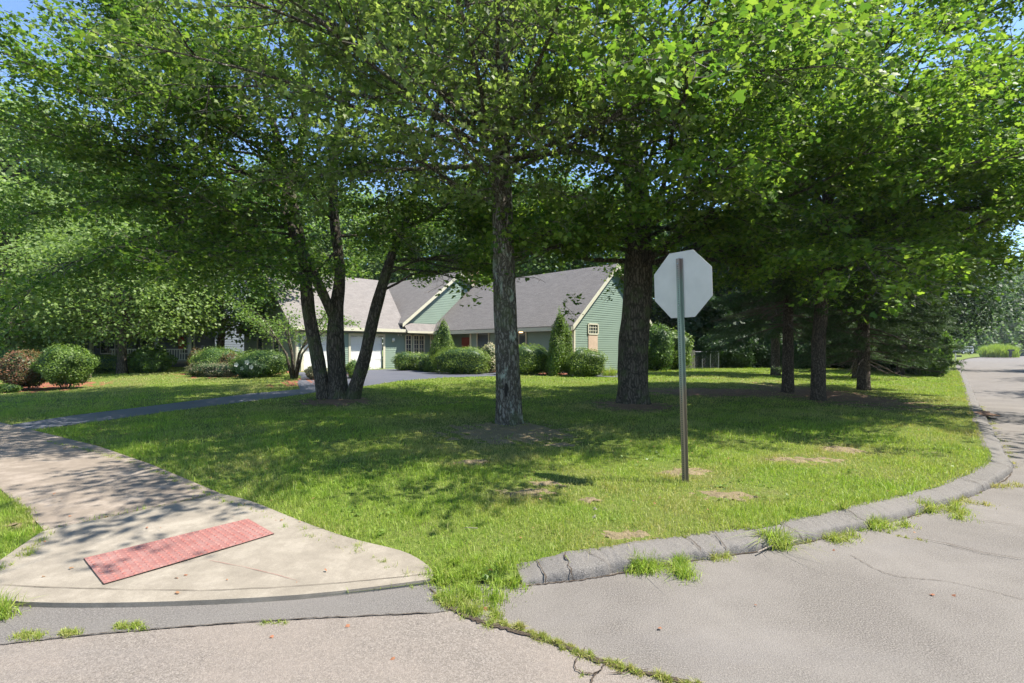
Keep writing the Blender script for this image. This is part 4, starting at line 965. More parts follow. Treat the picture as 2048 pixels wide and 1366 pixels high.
# ------------------------------------------------------------------ shrubs
def shrub(name, loc, rx, ry, h, mat, label, seed, shape='ball', n=9000, lsz=.05, group=None, z0=0, cat='shrub', stems=0, rz=0, bumpy=.095, fl=None):
    rs = RS(seed); root = empty(name, loc, label, cat, group, rz)
    u = rs.normal(0,1,(n,3)); u /= np.linalg.norm(u, axis=1, keepdims=True)
    def surf(u):
        if shape == 'box':
            p = u/np.power(np.sum(np.abs(u)**3.2, axis=1, keepdims=True), 1/3.2)
        elif shape == 'cone':
            p = u.copy(); zf = (u[:,2]+1)/2; rad = np.power(np.clip(1-zf, 0, 1), .62)*1.15*np.power(np.clip(zf*6+.35, 0, 1), .5); a = np.arctan2(u[:,1], u[:,0]); p = np.column_stack([np.cos(a)*rad, np.sin(a)*rad, u[:,2]])
        else: p = u
        a = np.arctan2(p[:,1], p[:,0]); b_ = 1+bumpy*(np.sin(a*3+seed)+np.sin(a*5-p[:,2]*4+seed*2)+.7*np.sin(p[:,2]*6+a*2))
        return p*b_[:,None]
    sh = np.array([rx, ry, h/2])
    if shape == 'cone': zq = rs.uniform(-1,1,n)**1; u = np.column_stack([u[:,0], u[:,1], np.where(rs.uniform(0,1,n) < .75, -1+2*(1-np.sqrt(1-rs.uniform(0,1,n))), u[:,2])])
    d = surf(u); P = d*sh*np.where(rs.uniform(0,1,n) < .07, 1+np.abs(rs.normal(0,.07,n)), 1-np.abs(rs.normal(0,.06,n)))[:,None]+np.array([0,0,h/2+z0])
    keep = P[:,2] > .02; P = P[keep]; d = d[keep]; k = len(P)
    nr = d*.9+rs.normal(0,.6,(k,3)); nr[:,2] += .35; td = rs.normal(0,.7,(k,3))+d*.6; td[:,2] += .3
    me = leaves_mesh('foliage', P, nr, td, lsz*rs.uniform(.6,1.3,k), LEAF_LOW, .1); link('foliage', me, M[mat], root)
    # twiggy core
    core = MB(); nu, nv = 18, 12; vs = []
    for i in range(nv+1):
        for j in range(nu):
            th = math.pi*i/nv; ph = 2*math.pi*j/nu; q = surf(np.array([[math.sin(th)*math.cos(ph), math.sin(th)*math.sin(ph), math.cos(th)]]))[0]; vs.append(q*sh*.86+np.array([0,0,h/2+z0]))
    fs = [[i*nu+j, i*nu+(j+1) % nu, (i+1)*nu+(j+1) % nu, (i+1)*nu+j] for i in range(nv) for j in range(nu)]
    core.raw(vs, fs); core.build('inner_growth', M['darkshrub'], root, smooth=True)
    if stems:
        sm = MB()
        for i in range(stems):
            a = 6.28*i/stems+rs.normal(0,.2); sm.tube([(math.cos(a)*.06, math.sin(a)*.06, -.03), (math.cos(a)*rx*.25, math.sin(a)*ry*.25, z0*.6+.1), (math.cos(a)*rx*.55, math.sin(a)*ry*.55, z0+.3)], [.022,.018,.012], 6)
        sm.build('stems', M['deadtwig'], root, smooth=True)
    if fl:
        for (fx, fz, fr) in fl:
            fm = MB()
            c = Vector((fx, -ry*.92, fz))
            for k in range(5):
                a = k*1.2566; e = c+Vector((math.cos(a)*fr, -.03, math.sin(a)*fr)); s_ = Vector((-math.sin(a), 0, math.cos(a)))*fr*.55
                fm.poly([c, (c+e)/2-s_, e, (c+e)/2+s_])
            fm.build('flower', M['flower'], root)
    return root
shrub('barberry_shrub', Gl(48,780), .80, .7, 1.25, 'redshrub', 'rounded red and olive barberry shrub at the left edge', 81, z0=.12, stems=5, n=9000, lsz=.055)
shrub('round_shrub', Gl(130,778), .82, .75, 1.32, 'litshrub', 'rounded bright green shrub on bare stems beside the red barberry', 82, z0=.2, stems=7, n=9000, lsz=.06, cat='shrub')
shrub('low_shrub', Gl(160,765), .35, .3, .5, 'greyshrub', 'small variegated shrub behind the rounded green shrub', 83, n=1500)
shrub('yellow_plants', Gl(8,785), .5, .3, .28, 'dogwood', 'yellow-green low plants in mulch at the far left edge', 84, n=1500)
shrub('hedge', at(60,24), 2.2, .9, 1.3, 'litshrub', 'long clipped hedge behind the two rounded shrubs', 85, 'box', n=7000, lsz=.07)
shrub('hedge', at(205,27), 1.6, .6, .95, 'box', 'low shaded hedge left of the young maple trunk', 86, 'box', n=4000, lsz=.07)
shrub('leafy_shrub', at(300,26.5), 1.0, .8, 1.35, 'tree_a', 'loose dark leafy shrub right of the young maple trunk', 87, n=5000, lsz=.1, bumpy=.12)
shrub('red_shrub', at(393,25.5), .42, .4, 1.25, 'redshrub', 'small red-topped shrub beside the porch railing', 88, n=2500)
shrub('mounded_yew', at(440,25), 1.35, .9, 1.35, 'yew', 'wide clipped yew mound with a bright top in front of the garage side', 89, n=8000)
shrub('barberry_shrub', at(460,24), .42, .4, 1.15, 'redshrub', 'small reddish barberry in front of the wide yew mound', 90, n=2500)
shrub('grey_hedge', at(425,23.3), 1.05, .45, .62, 'greyshrub', 'low pinkish-grey clipped hedge in front of the yew mound', 91, 'box', n=4500)
shrub('mounded_yew', at(528,23.5), 1.35, .9, 1.25, 'yew', 'dark rounded yew mound left of the small multi-stemmed tree', 92, n=8000)
shrub('hibiscus_shrub', at(500,22.3), .75, .5, .85, 'darkshrub', 'dark hibiscus with white blooms in front of the yew mound', 93, n=3500, fl=[(-.35,.62,.11),(.12,.72,.12),(.30,.52,.11),(-.1,.45,.09)])
shrub('rose_shrub', at(632,21.8), .45, .45, .62, 'greyshrub', 'small pale shrub partly hidden by the left stem of the triple maple', 94, n=2500)
shrub('rose_shrub', at(712,22.5), .5, .45, .8, 'litshrub', 'small bright shrub showing between the stems of the triple maple', 95, n=2500)
HR = R(-45)
shrub('clipped_hedge', at(820,29.5), .95, .55, 1.05, 'box', 'clipped hedge under the bay window of the green house', 96, 'box', n=6000, group='clipped hedges in front of the green house')
shrub('clipped_hedge', at(855,28.6), .55, .55, 1.0, 'box', 'short clipped hedge left of the pointed yew', 97, 'box', n=4000, group='clipped hedges in front of the green house')
shrub('pointed_yew', at(886,27.6), .80, .75, 2.85, 'yew', 'pointed cone-shaped yew between the bay window and the porch', 98, 'cone', n=11000, lsz=.06, group='cone-shaped yews')
shrub('clipped_hedge', at(925,25.8), 1.45, .7, 1.35, 'box', 'widest clipped hedge in front of the red front door', 99, 'box', n=10000, group='clipped hedges in front of the green house', rz=R(-12))
shrub('flowering_shrub', at(980,26.6), .62, .5, 1.5, 'pinkflower', 'loose pale-flowered shrub just left of the middle maple trunk', 100, n=3000, lsz=.08, bumpy=.12)
shrub('clipped_hedge', at(1050,24.6), 1.15, .6, 1.42, 'box', 'tall clipped hedge just right of the middle maple trunk', 101, 'box', n=8000, group='clipped hedges in front of the green house')
shrub('pointed_yew', at(1120,24.2), .66, .66, 3.05, 'yew', 'tall ragged cone-shaped yew at the corner of the green house', 102, 'cone', n=12000, lsz=.07, group='cone-shaped yews', bumpy=.11)
shrub('clipped_hedge', at(1172,23.4), .82, .55, 1.25, 'box', 'clipped hedge below the gable window with the tan panel', 103, 'box', n=7000, group='clipped hedges in front of the green house')
shrub('azalea_shrub', at(1345,31), 1.15, .9, 2.4, 'litshrub', 'lit leafy shrub behind the grey wire fence', 104, n=5000, lsz=.1, bumpy=.12)
shrub('lilac_shrub', at(1312,29), .9, .9, 2.6, 'tree_a', 'blue-green shrub right of the thickest maple trunk', 105, n=5000, lsz=.1, bumpy=.12)
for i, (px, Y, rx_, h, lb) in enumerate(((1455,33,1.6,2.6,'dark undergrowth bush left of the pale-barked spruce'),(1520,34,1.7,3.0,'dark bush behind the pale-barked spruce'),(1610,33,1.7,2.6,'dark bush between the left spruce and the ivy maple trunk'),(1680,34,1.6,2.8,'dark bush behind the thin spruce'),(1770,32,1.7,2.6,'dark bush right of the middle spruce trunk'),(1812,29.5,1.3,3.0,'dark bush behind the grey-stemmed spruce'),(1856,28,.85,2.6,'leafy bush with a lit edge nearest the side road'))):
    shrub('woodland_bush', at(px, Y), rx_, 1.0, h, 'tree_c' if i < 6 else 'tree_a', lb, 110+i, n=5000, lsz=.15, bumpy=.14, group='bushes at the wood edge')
# daylily clump
rs = RS(5); x, y, z = at(1222,24)
o = tufts('daylily_clump', [(x+rs.normal(0,.25), y+rs.normal(0,.15), .18, 60, .55, .25) for _ in range(7)], 'arching daylily clump at the foot of the gable wall', 'plant', seed=121, bend=1.0)
# seedlings at the centre trunk
m = []; rs = RS(8)
for (px, py, s) in ((1004,838,.16),(1030,834,.18),(986,846,.10)):
    c = np.array(Gl(px, py)); k = 34; P = c+np.column_stack([rs.normal(0,.05,k), rs.normal(0,.03,k), rs.uniform(.02, s, k)])
    nr = rs.normal(0,.6,(k,3)); nr[:,2] += 1; td = rs.normal(0,1,(k,3)); me = leaves_mesh('seedling', P, nr, td, np.full(k,.045), LEAF_LOW)
    tag(link('seedling', me, M['dogwood']), {1004:'leafy seedling left of centre at the foot of the middle maple',1030:'tallest leafy seedling at the right foot of the middle maple',986:'tiny seedling at the left foot of the middle maple'}[px], 'seedling', 'seedlings at the middle maple')
# ornamental grass, far right
x, y, z = at(1999,88)
rs = RS(9); n = 2600; a = rs.uniform(0,6.28,n); q = np.sqrt(rs.uniform(0,1,n)); P = np.column_stack([x+np.cos(a)*q*3.0, y+np.sin(a)*q*1.8])
me = blades('reed_clump', P, np.full(n, .1), 2.6*rs.uniform(.7,1.1,n)*(1-.35*q*q), np.full(n,.10), np.full(n,.1), rs, .45, 2)
tag(link('reed_clump', me, M['reed']), 'big dome of ornamental grass beyond the bend of the side road', 'ornamental grass')
# small multi-stemmed tree by the garage
x, y, z = Gl(588,757)
root = empty('dogwood_tree', (x,y,z), 'small multi-stemmed tree with bright leaves in front of the left garage door', 'tree')
tr = Tree(505); tr.fine = False
sm = MB()
for i in range(7):
    a = 6.28*i/7+.3; e = np.array([x+math.cos(a)*1.3, y+math.sin(a)*1.1, z+2.3+.3*math.sin(i*2)])
    mid = np.array([x+math.cos(a)*.35, y+math.sin(a)*.3, z+1.1]); sm.tube([Vector((x+math.cos(a)*.08,y+math.sin(a)*.08,z-.05))-Vector((x,y,z)), Vector(mid)-Vector((x,y,z)), Vector(e)-Vector((x,y,z))], [.07,.045,.02], 7)
    tr.limb(mid, e-mid, 2.2, .03, nb=9, nt=8, twl=.4, lpt=9, grav=-.02)
    tr.limb(e, (math.cos(a), math.sin(a), .5), 1.2, .02, nb=8, nt=8, twl=.35, lpt=9, grav=-.02)
sm.build('trunk', M['bark_maple'], root, smooth=True)
finish_tree(root, tr, 'dogwood', .10, LEAF_LOW, spread=.12)

# ------------------------------------------------------------------ green house
H0 = Vector((3.26, 26.5, 0)); pt_ = Vector((-.7071,.7071,0)); qs_ = Vector((.7071,.7071,0))
GZ = .33
house = empty('house', (H0.x, H0.y, GZ), 'sage green clapboard house with a mauve-grey roof and two white garage doors', 'house')
def HP(t, s, z): p = H0+pt_*t+qs_*s; return Vector((p.x-H0.x, p.y-H0.y, z-GZ))
def clap(mb, a, b_, z0, z1, out, lf=None, rf=None, pitch=.125):
    """clapboards from point a to b_ (t,s pairs); lf/rf give start/end fraction at height z"""
    A = HP(*a, 0); Bv = HP(*b_, 0); A.z = Bv.z = 0; o = Vector(out); z = z0
    while z < z1-.001:
        zt = min(z+pitch, z1)
        f0, f1 = (lf(z) if lf else 0), (rf(z) if rf else 1); g0, g1 = (lf(zt) if lf else 0), (rf(zt) if rf else 1)
        if g1 <= g0: g0 = g1 = (g0+g1)/2
        if f1 <= f0: break
        def q(f, zz, off): p = A.lerp(Bv, f); return Vector((p.x, p.y, zz-GZ))+o*off
        mb.poly([q(f0,z,.022), q(f1,z,.022), q(g1,zt,.0), q(g0,zt,.0)]); mb.poly([q(f0,z,0), q(f1,z,0), q(f1,z,.022), q(f0,z,.022)])
        z = zt
nq = -qs_; npd = -pt_       # outward normals: front of main block (-q), doors/gable side (-p)
ZE = 3.09
wl = MB()
clap(wl, (0,0), (8.47,0), .3, ZE, nq)                    # main front
clap(wl, (8.47,1.6), (12.4,1.6), .3, ZE+1.2, nq)         # porch back wall
clap(wl, (8.47,0), (8.47,1.6), .3, ZE, pt_)
D = 7.6; RH = ZE+.875*D/2
clap(wl, (0,0), (0,D), .3, RH, npd, lambda z: max(0, (z-ZE)/.875/D), lambda z: 1-max(0, (z-ZE)/.875/D))
T_ = 12.4
WA, WZ, WS = 2.3, 7.17, .794
clap(wl, (T_,-2.46), (T_,D-.5), .3, WZ, npd, lambda z: max(0, (WA-(WZ-z)/WS+2.46)/(D+1.96)), lambda z: min(1, (WA+(WZ-z)/WS+2.46)/(D+1.96)))
# garage front with openings left for the doors
doors = [(-6.29,-4.04),(-9.2,-6.95)]; DT = 2.42
for a, b_ in ((-9.6,-9.2),(-6.95,-6.29),(-4.04,-2.46)): clap(wl, (T_,a), (T_,b_), .3, DT, npd)
clap(wl, (T_,-9.6), (T_,-2.46), DT, 2.95, npd)
GD = 9.0
clap(wl, (T_+GD,-9.6), (T_,-9.6), .3, 2.95+.8*GD/2, nq, lambda z: max(0, (z-2.95)/.8/GD), lambda z: 1-max(0, (z-2.95)/.8/GD))
wl.build('wall', M['siding'], house)
def slab_poly(mb, pts, th=.14):
    n = len(pts); lo = [p-Vector((0,0,th)) for p in pts]; mb.poly(pts); mb.poly(lo[::-1])
    for i in range(n): mb.poly([pts[i], lo[i], lo[(i+1) % n], pts[(i+1) % n]])
rf = MB(); ov = .45; eh = ZE-.875*ov+.17
def mz(s): return ZE+.17+.875*s if s <= D/2 else ZE+.17+.875*(D-s)
slab_poly(rf, [HP(-.3,-ov,mz(-ov)), HP(-.3,D/2,mz(D/2)), HP(T_,D/2,mz(D/2)), HP(T_,-ov,mz(-ov))])
slab_poly(rf, [HP(-.3,D/2,mz(D/2)+.001), HP(-.3,D+ov,mz(D+ov)), HP(20,D+ov,mz(D+ov)), HP(20,D/2,mz(D/2)+.001)])
rf.build('roof', M['roof'], house)
rf = MB()
wz = lambda s: WZ+.17-WS*abs(s-WA)
slab_poly(rf, [HP(T_-.28,-2.75,wz(-2.75)), HP(T_-.28,WA,wz(WA)), HP(22,WA,wz(WA)), HP(22,-2.75,wz(-2.75))])
slab_poly(rf, [HP(T_-.28,WA,wz(WA)+.002), HP(T_-.28,D,wz(D)), HP(22,D,wz(D)), HP(22,WA,wz(WA)+.002)])
rf.build('roof', M['roof'], house)
rf = MB(); gz = lambda d: 2.95+.17+.8*d if d <= GD/2 else 2.95+.17+.8*(GD-d)
slab_poly(rf, [HP(T_-.4,-10,gz(-.4)), HP(T_-.4,-2.46,gz(-.4)), HP(T_+GD/2,-1.2,gz(GD/2)), HP(T_+GD/2,-10,gz(GD/2))])
slab_poly(rf, [HP(T_+GD/2,-10,gz(GD/2)+.002), HP(T_+GD/2,-1.2,gz(GD/2)+.002), HP(T_+GD+.4,-1.2,gz(GD+.4)), HP(T_+GD+.4,-10,gz(GD+.4))])
rf.build('roof', M['roof'], house)
rf = MB()  # pent roof over the bay
slab_poly(rf, [HP(T_-.10,-2.6,3.36), HP(T_-.10,.3,3.36), HP(T_-.62,.0,2.83), HP(T_-.62,-2.6,2.83)], .08); rf.build('pent_roof', M['roof'], house)
tm = MB()
def board(p, q, dz, th, n_): 
    p, q = Vector(p), Vector(q); n_ = Vector(n_)*th; u = Vector((0,0,dz)); vs = [p, q, q+u, p+u, p+n_, q+n_, q+u+n_, p+u+n_]
    tm.raw(vs, [(0,1,2,3),(7,6,5,4),(0,4,5,1),(1,5,6,2),(2,6,7,3),(3,7,4,0)])
board(HP(-.3,-ov-.004,eh-.27), HP(T_-.05,-ov-.004,eh-.27), .2, .09, nq)          # main gutter
board(HP(T_-.404,-10,2.72), HP(T_-.404,-2.5,2.72), .2, .09, npd)                # garage gutter
board(HP(T_-.624,-2.6,2.68), HP(T_-.624,.0,2.68), .14, .06, npd)                # bay fascia
for (a, c) in ((HP(-.304,-ov,mz(-ov)-.26), HP(-.304,D/2,mz(D/2)-.26)), (HP(-.304,D/2,mz(D/2)-.26), HP(-.304,D+ov,mz(D+ov)-.26)),
               (HP(T_-.284,-2.75,wz(-2.75)-.26), HP(T_-.284,WA,wz(WA)-.26)), (HP(T_-.284,WA,wz(WA)-.26), HP(T_-.284,D/2,wz(D/2)-.26))):
    board(a, c, .24, .04, npd)
tm.build('fascia', M['trim'], house)
for (t, s, n1, n2) in ((0,0,nq,npd),(T_,-9.6,nq,npd)):
    for (dn, al) in ((n1, (pt_ if n1 == nq else qs_)), (n2, qs_)):
        tm = MB(); a = HP(t, s, .3); board(a+dn*.0, a+al*.12, 2.7, .035, dn); tm.build('corner_board', M['trim'], house)
tm = MB()
board(HP(8.47,.0,.3), HP(8.32,.0,.3), 2.75, .04, nq); tm.build('porch_post', M['trim'], house); tm = MB()
board(HP(T_-.06,-.25,.3), HP(T_-.06,-.15,.3), 2.35, .06, npd)
tm.build('corner_board', M['trim'], house)
tm = MB(); slab_poly(tm, [HP(8.47,-ov,2.82), HP(T_-.3,-ov,2.82), HP(T_-.3,1.58,2.82), HP(8.47,1.58,2.82)], .03); tm.build('porch_ceiling', M['trim'], house)
# garage doors
for k, (a, b_) in enumerate(doors):
    m = MB(); back = pt_*.10
    for r_ in range(4):
        z0 = .33+r_*.52; p = HP(T_, a, z0)+back; q = HP(T_, b_, z0)+back
        m.raw([p, q, q+Vector((0,0,.505)), p+Vector((0,0,.505)), p+pt_*.04, q+pt_*.04, q+pt_*.04+Vector((0,0,.52)), p+pt_*.04+Vector((0,0,.52))], [(0,1,2,3),(3,2,6,7)])
        for c in range(4):
            f0 = (c+.12)/4; f1 = (c+.88)/4; A = p.lerp(q, f0)+npd*.012+Vector((0,0,.09)); B2 = p.lerp(q, f1)+npd*.012+Vector((0,0,.09)); u = Vector((0,0,.33))
            m.poly([A, B2, B2+u, A+u])
    d = m.build('garage_door', M['white'], house)
    fm = MB(); old_tm = tm; tm = fm
    board(HP(T_, a-.14, .3), HP(T_, a, .3), 2.14, .05, npd); board(HP(T_, b_, .3), HP(T_, b_+.14, .3), 2.14, .05, npd); board(HP(T_, a-.14, 2.44), HP(T_, b_+.14, 2.44), .15, .055, npd)
    fm.build('door_frame', M['trim'], d); tm = old_tm
def window(a, b_, z0, z1, n_, cols=2, rows=3, panel=None, parent=house, curtain=None, mt='trim'):
    A = HP(*a, z0)+n_*.03; Bq = HP(*b_, z0)+n_*.03; u = Vector((0,0,z1-z0)); al = (Bq-A).normalized(); up = Vector((0,0,1))
    g = MB(); g.poly([A, Bq, Bq+u, A+u]); g.poly([Bq+n_*-.02, A+n_*-.02, A+n_*-.02+u, Bq+n_*-.02+u]); f = MB()
    W = (Bq-A).length
    def bar(p, q, wd, th=.03):
        d = (q-p).normalized(); s_ = d.cross(n_).normalized()*wd/2; c = (p+q)/2+n_*th/2; f.obox(c, (q-p)/2, s_, n_*th/2)
    bar(A, A+u, .08, .05); bar(Bq, Bq+u, .08, .05); bar(A+al*.04, Bq-al*.04, .08, .045); bar(A+u+al*.04, Bq+u-al*.04, .08, .045)
    for c in range(1, cols): bar(A+al*W*c/cols+up*.04, A+al*W*c/cols+u-up*.04, .03, .02)
    for r_ in range(1, rows): bar(A+al*.04+u*r_/rows, Bq-al*.04+u*r_/rows, .03, .022)
    fo = f.build('window', M[mt], parent); g.build('pane', M['glass'], fo)
    return fo
window((7.7,0), (6.6,0), .95, 2.75, nq, 1, 1)
window((4.6,0), (3.4,0), .95, 2.75, nq, 2, 1)
window((T_,-2.36), (T_,-1.9), 1.0, 2.55, npd, 2, 5, mt='trim'); window((T_,-1.72), (T_,-1.3), 1.0, 2.55, npd, 2, 5); window((T_,-1.26), (T_,-.86), 1.0, 2.55, npd, 2, 5)
window((0,1.24), (0,2.14), 2.45, 3.0, npd, 4, 3)
m = MB(); A = HP(0,1.26,1.4)+npd*.03; Bq = HP(0,2.12,1.4)+npd*.03; m.raw([A,Bq,Bq+Vector((0,0,1.02)),A+Vector((0,0,1.02)),A+npd*.02,Bq+npd*.02,Bq+npd*.02+Vector((0,0,1.02)),A+npd*.02+Vector((0,0,1.02))], [(4,5,6,7),(0,1,5,4),(1,2,6,5),(2,3,7,6),(3,0,4,7)]); m.build('window_panel', M['tan'], house)
window((T_+6.2,-9.6), (T_+5.2,-9.6), .9, 2.3, nq, 1, 2)
window((T_+3.4,-9.6), (T_+2.4,-9.6), .9, 2.3, nq, 1, 2)
m = MB(); A = HP(11.2,1.6,.33)+nq*.03; Bq = HP(10.25,1.6,.33)+nq*.03; u = Vector((0,0,2.1)); m.raw([A,Bq,Bq+u,A+u,A+nq*.04,Bq+nq*.04,Bq+nq*.04+u,A+nq*.04+u], [(4,5,6,7),(0,1,5,4),(1,2,6,5),(2,3,7,6),(3,0,4,7)]); dd = m.build('door', M['reddoor'], house)
m = MB(); m.obox(HP(10.38,1.6,1.35)+nq*.1, qs_*.03, pt_*.03, (0,0,.03)); m.build('handle', M['rim'], dd)
m = MB(); c = HP(12.9,3.9,6.9); m.obox(c, pt_*.45, qs_*.35, (0,0,.95)); m.obox(c+Vector((0,0,.98)), pt_*.5, qs_*.4, (0,0,.06)); bevel(m.build('chimney', M['brick'], house), .01)
# wall lamps on the garage
m = MB(); c = HP(T_,-3.35,2.2)+npd*.06; m.obox(c, pt_*.03, qs_*.04, (0,0,.12)); m.tube([c+npd*.02+Vector((0,0,.1)), c+npd*.12+Vector((0,0,.14))], .012, 6); m.tube([c+npd*.12+Vector((0,0,-.08)), c+npd*.12+Vector((0,0,.12))], [.05,.07], 8)
m.build('coach_lamp', M['white'], house, smooth=True)
m = MB()
for s in (-2.75,-2.95): c = HP(T_,s,2.58)+npd*.05; m.tube([c, c+npd*.08+Vector((0,0,-.04))], [.03,.055], 8)
m.build('flood_light', M['white'], house, smooth=True)
m = MB(); m.tube([HP(T_,-.35,.35)+npd*.08, HP(T_,-.35,2.7)+npd*.08], .04, 8); m.build('downspout', M['trim'], house)
m = MB(); c = HP(4.0,-.06,2.6)+qs_*.02; 
lmp = MB(); lmp.obox(HP(3.85,0,2.62)+nq*.036, pt_*.16, qs_*.003, (0,0,.05)); lmp.build('lit_ceiling_lamp', M['lamp'], house)
poly = [HP(-.3,-.5,0), HP(8.8,-.5,0), HP(12.1,-.5,0), HP(12.1,-2.3,0), HP(8,-2.7,0), HP(-.5,-2.9,0), HP(-1.4,-1.5,0), HP(-.6,3,0), HP(-.05,3,0)]
poly = [(p.x+H0.x, p.y+H0.y) for p in poly]
poly_sheet('mulch_bed', poly, M['mulch'], zoff=.02, step=1.0).__setitem__('kind', 'structure')

# ------------------------------------------------------------------ neighbours' houses
def other_house(loc, rz, w_, d_, h_, sid, label, rise, porch=False):
    r_ = empty('house', loc, label, 'house', rz=rz); m = MB()
    def cl(x0, y0, x1, y1, z0, z1, nx, ny, tri=False):
        z = z0
        while z < z1:
            f = max(0, (z-h_)/rise*.5) if tri else 0; f2 = max(0, (z+.18-h_)/rise*.5) if tri else 0
            if f >= .5: break
            f2 = min(f2, .5)
            a = (x0+(x1-x0)*f, y0+(y1-y0)*f); b2 = (x1-(x1-x0)*f, y1-(y1-y0)*f); c = (x0+(x1-x0)*f2, y0+(y1-y0)*f2); e = (x1-(x1-x0)*f2, y1-(y1-y0)*f2)
            m.poly([(a[0]+nx*.025, a[1]+ny*.025, z), (b2[0]+nx*.025, b2[1]+ny*.025, z), (e[0], e[1], z+.18), (c[0], c[1], z+.18)]); z += .18
    cl(-w_/2,-d_/2,w_/2,-d_/2,0,h_,0,-1); cl(w_/2,-d_/2,w_/2,d_/2,0,h_+rise,1,0,True); cl(-w_/2,d_/2,-w_/2,-d_/2,0,h_+rise,-1,0,True); cl(w_/2,d_/2,-w_/2,d_/2,0,h_,0,1)
    m.build('wall', M[sid], r_)
    m = MB(); slab_poly(m, [Vector((-w_/2-.3,-d_/2-.4,h_-.1)), Vector((w_/2+.3,-d_/2-.4,h_-.1)), Vector((w_/2+.3,0,h_+rise+.1)), Vector((-w_/2-.3,0,h_+rise+.1))]); slab_poly(m, [Vector((w_/2+.3,d_/2+.4,h_-.1)), Vector((-w_/2-.3,d_/2+.4,h_-.1)), Vector((-w_/2-.3,0,h_+rise+.102)), Vector((w_/2+.3,0,h_+rise+.102))])
    m.build('roof', M['roofdark' if sid != 'whitesiding' else 'roof'], r_)
    for x in np.arange(-w_/2+1.4, w_/2-1, 2.6):
        for z in ([.9, 3.6] if h_ > 4 else [.9]):
            f = MB(); f.box(x-.5, x+.5, -d_/2-.07, -d_/2-.03, z, z+1.5); fo = f.build('window', M['white'], r_)
            g_ = MB(); g_.box(x-.42, x-.02, -d_/2-.09, -d_/2-.075, z+.08, z+1.42); g_.box(x+.02, x+.42, -d_/2-.09, -d_/2-.075, z+.08, z+1.42); g_.build('pane', M['glass'], fo)
    if porch:
        m = MB(); m.box(-w_/2+.2, w_/2-.5, -d_/2-2.2, -d_/2-.05, .3, .42); m.build('porch_floor', M['wood'], r_)
        m = MB(); slab_poly(m, [Vector((-w_/2,-d_/2-2.5,2.65)), Vector((w_/2-.3,-d_/2-2.5,2.65)), Vector((w_/2-.3,-d_/2-.05,3.2)), Vector((-w_/2,-d_/2-.05,3.2))]); m.build('porch_roof', M['roofdark'], r_)
        m = MB(); m.box(-w_/2+.1, w_/2-.4, -d_/2-2.5, -d_/2-2.42, 2.35, 2.52); m.build('porch_beam', M['white'], r_)
        for x in np.linspace(-w_/2+.3, w_/2-.6, 6):
            m = MB(); m.box(x-.08, x+.08, -d_/2-2.2, -d_/2-2.04, .42, 2.40); m.box(x-.11, x+.11, -d_/2-2.23, -d_/2-2.01, .42, .55); m.build('porch_column', M['white'], r_)
        m = MB(); m.box(0, w_/2-.7, -d_/2-2.14, -d_/2-2.09, 1.2, 1.27); m.box(0, w_/2-.7, -d_/2-2.14, -d_/2-2.09, .5, .56)
        for x in np.arange(.1, w_/2-.8, .16): m.box(x-.025, x+.025, -d_/2-2.135, -d_/2-2.095, .56, 1.2)
        m.build('porch_railing', M['white'], r_)
    return r_
blue = other_house(at(330,39), R(6), 11, 8, 5.4, 'bluesiding', 'slate blue two-storey house with a white railed porch behind the young maple', 2.6, True)
m = MB(); p = Vector(at(362,34.9)); m.poly([p+Vector((-.2,0,1.2)), p+Vector((.2,0,1.2)), p+Vector((.22,-.04,2.1)), p+Vector((-.2,.02,2.1))]); m.poly([p+Vector((.2,.02,1.2)), p+Vector((-.2,.02,1.2)), p+Vector((-.2,.04,2.1)), p+Vector((.22,-.02,2.1))]); 
tag(m.build('flag', M['redcloth']), 'faded red hanging flag on the porch of the slate blue house', 'flag')
white = other_house(at(30,46), R(20), 13, 8, 3.0, 'whitesiding', 'white single-storey house glimpsed through trees at the far left', 2.2)

# ------------------------------------------------------------------ sign
sx_, sy_ = G0(1371,962,.115)[0], G0(1371,962,.115)[1]
sign = empty('road_sign', (sx_, sy_, .11), 'octagonal road sign seen from its blank grey back on a rusty green steel post', 'road sign', rz=0)
lean = Vector((-.028, .0, 1)).normalized(); th = R(-53)     # plate turned so its right edge is nearer
nb_ = Vector((math.sin(th), -math.cos(th), 0))                # normal of the blank back
al = Vector((math.cos(th), math.sin(th), 0))
ht = 2.62
m = MB(); prof = [(-.030,0),(-.030,.003),(-.016,.003),(-.013,.034),(.013,.034),(.016,.003),(.030,.003),(.030,0),(.014,0),(.011,.031),(-.011,.031),(-.014,0)]
def pp(u, v_, z): return lean*z+al*u*1.5+nb_*v_
N = 90; vs = []
for i in range(N+1):
    for (u, v_) in prof: vs.append(pp(u, v_, -.3+(ht+.26)*i/N))
k = len(prof); fs = [[i*k+j, i*k+(j+1) % k, (i+1)*k+(j+1) % k, (i+1)*k+j] for i in range(N) for j in range(k)]+[list(range(k))[::-1], [N*k+j for j in range(k)]]
m.raw(vs, fs); m.build('post', M['post'], sign)
m = MB()
for i in range(100):
    z = .05+i*.0254
    c = pp(0, .0352, z)
    if z > ht-.1: break
    m.raw([c+al*.0075*math.cos(a)+lean*.0075*math.sin(a) for a in [q*math.pi/3 for q in range(6)]], [list(range(6))])
m.build('post_holes', M['black'], sign)
m = MB(); r8 = .381/math.cos(math.pi/8); cz = ht-.34; cc = lean*cz-nb_*.006+al*.02
f_ = [cc+al*r8*math.cos(math.pi/8+i*math.pi/4)+lean*r8*math.sin(math.pi/8+i*math.pi/4) for i in range(8)]; bk = [p-nb_*.003 for p in f_]
m.poly(f_); 
for i in range(8): m.poly([f_[i], bk[i], bk[(i+1) % 8], f_[(i+1) % 8]])
pl = m.build('sign_plate', M['signback'], sign)
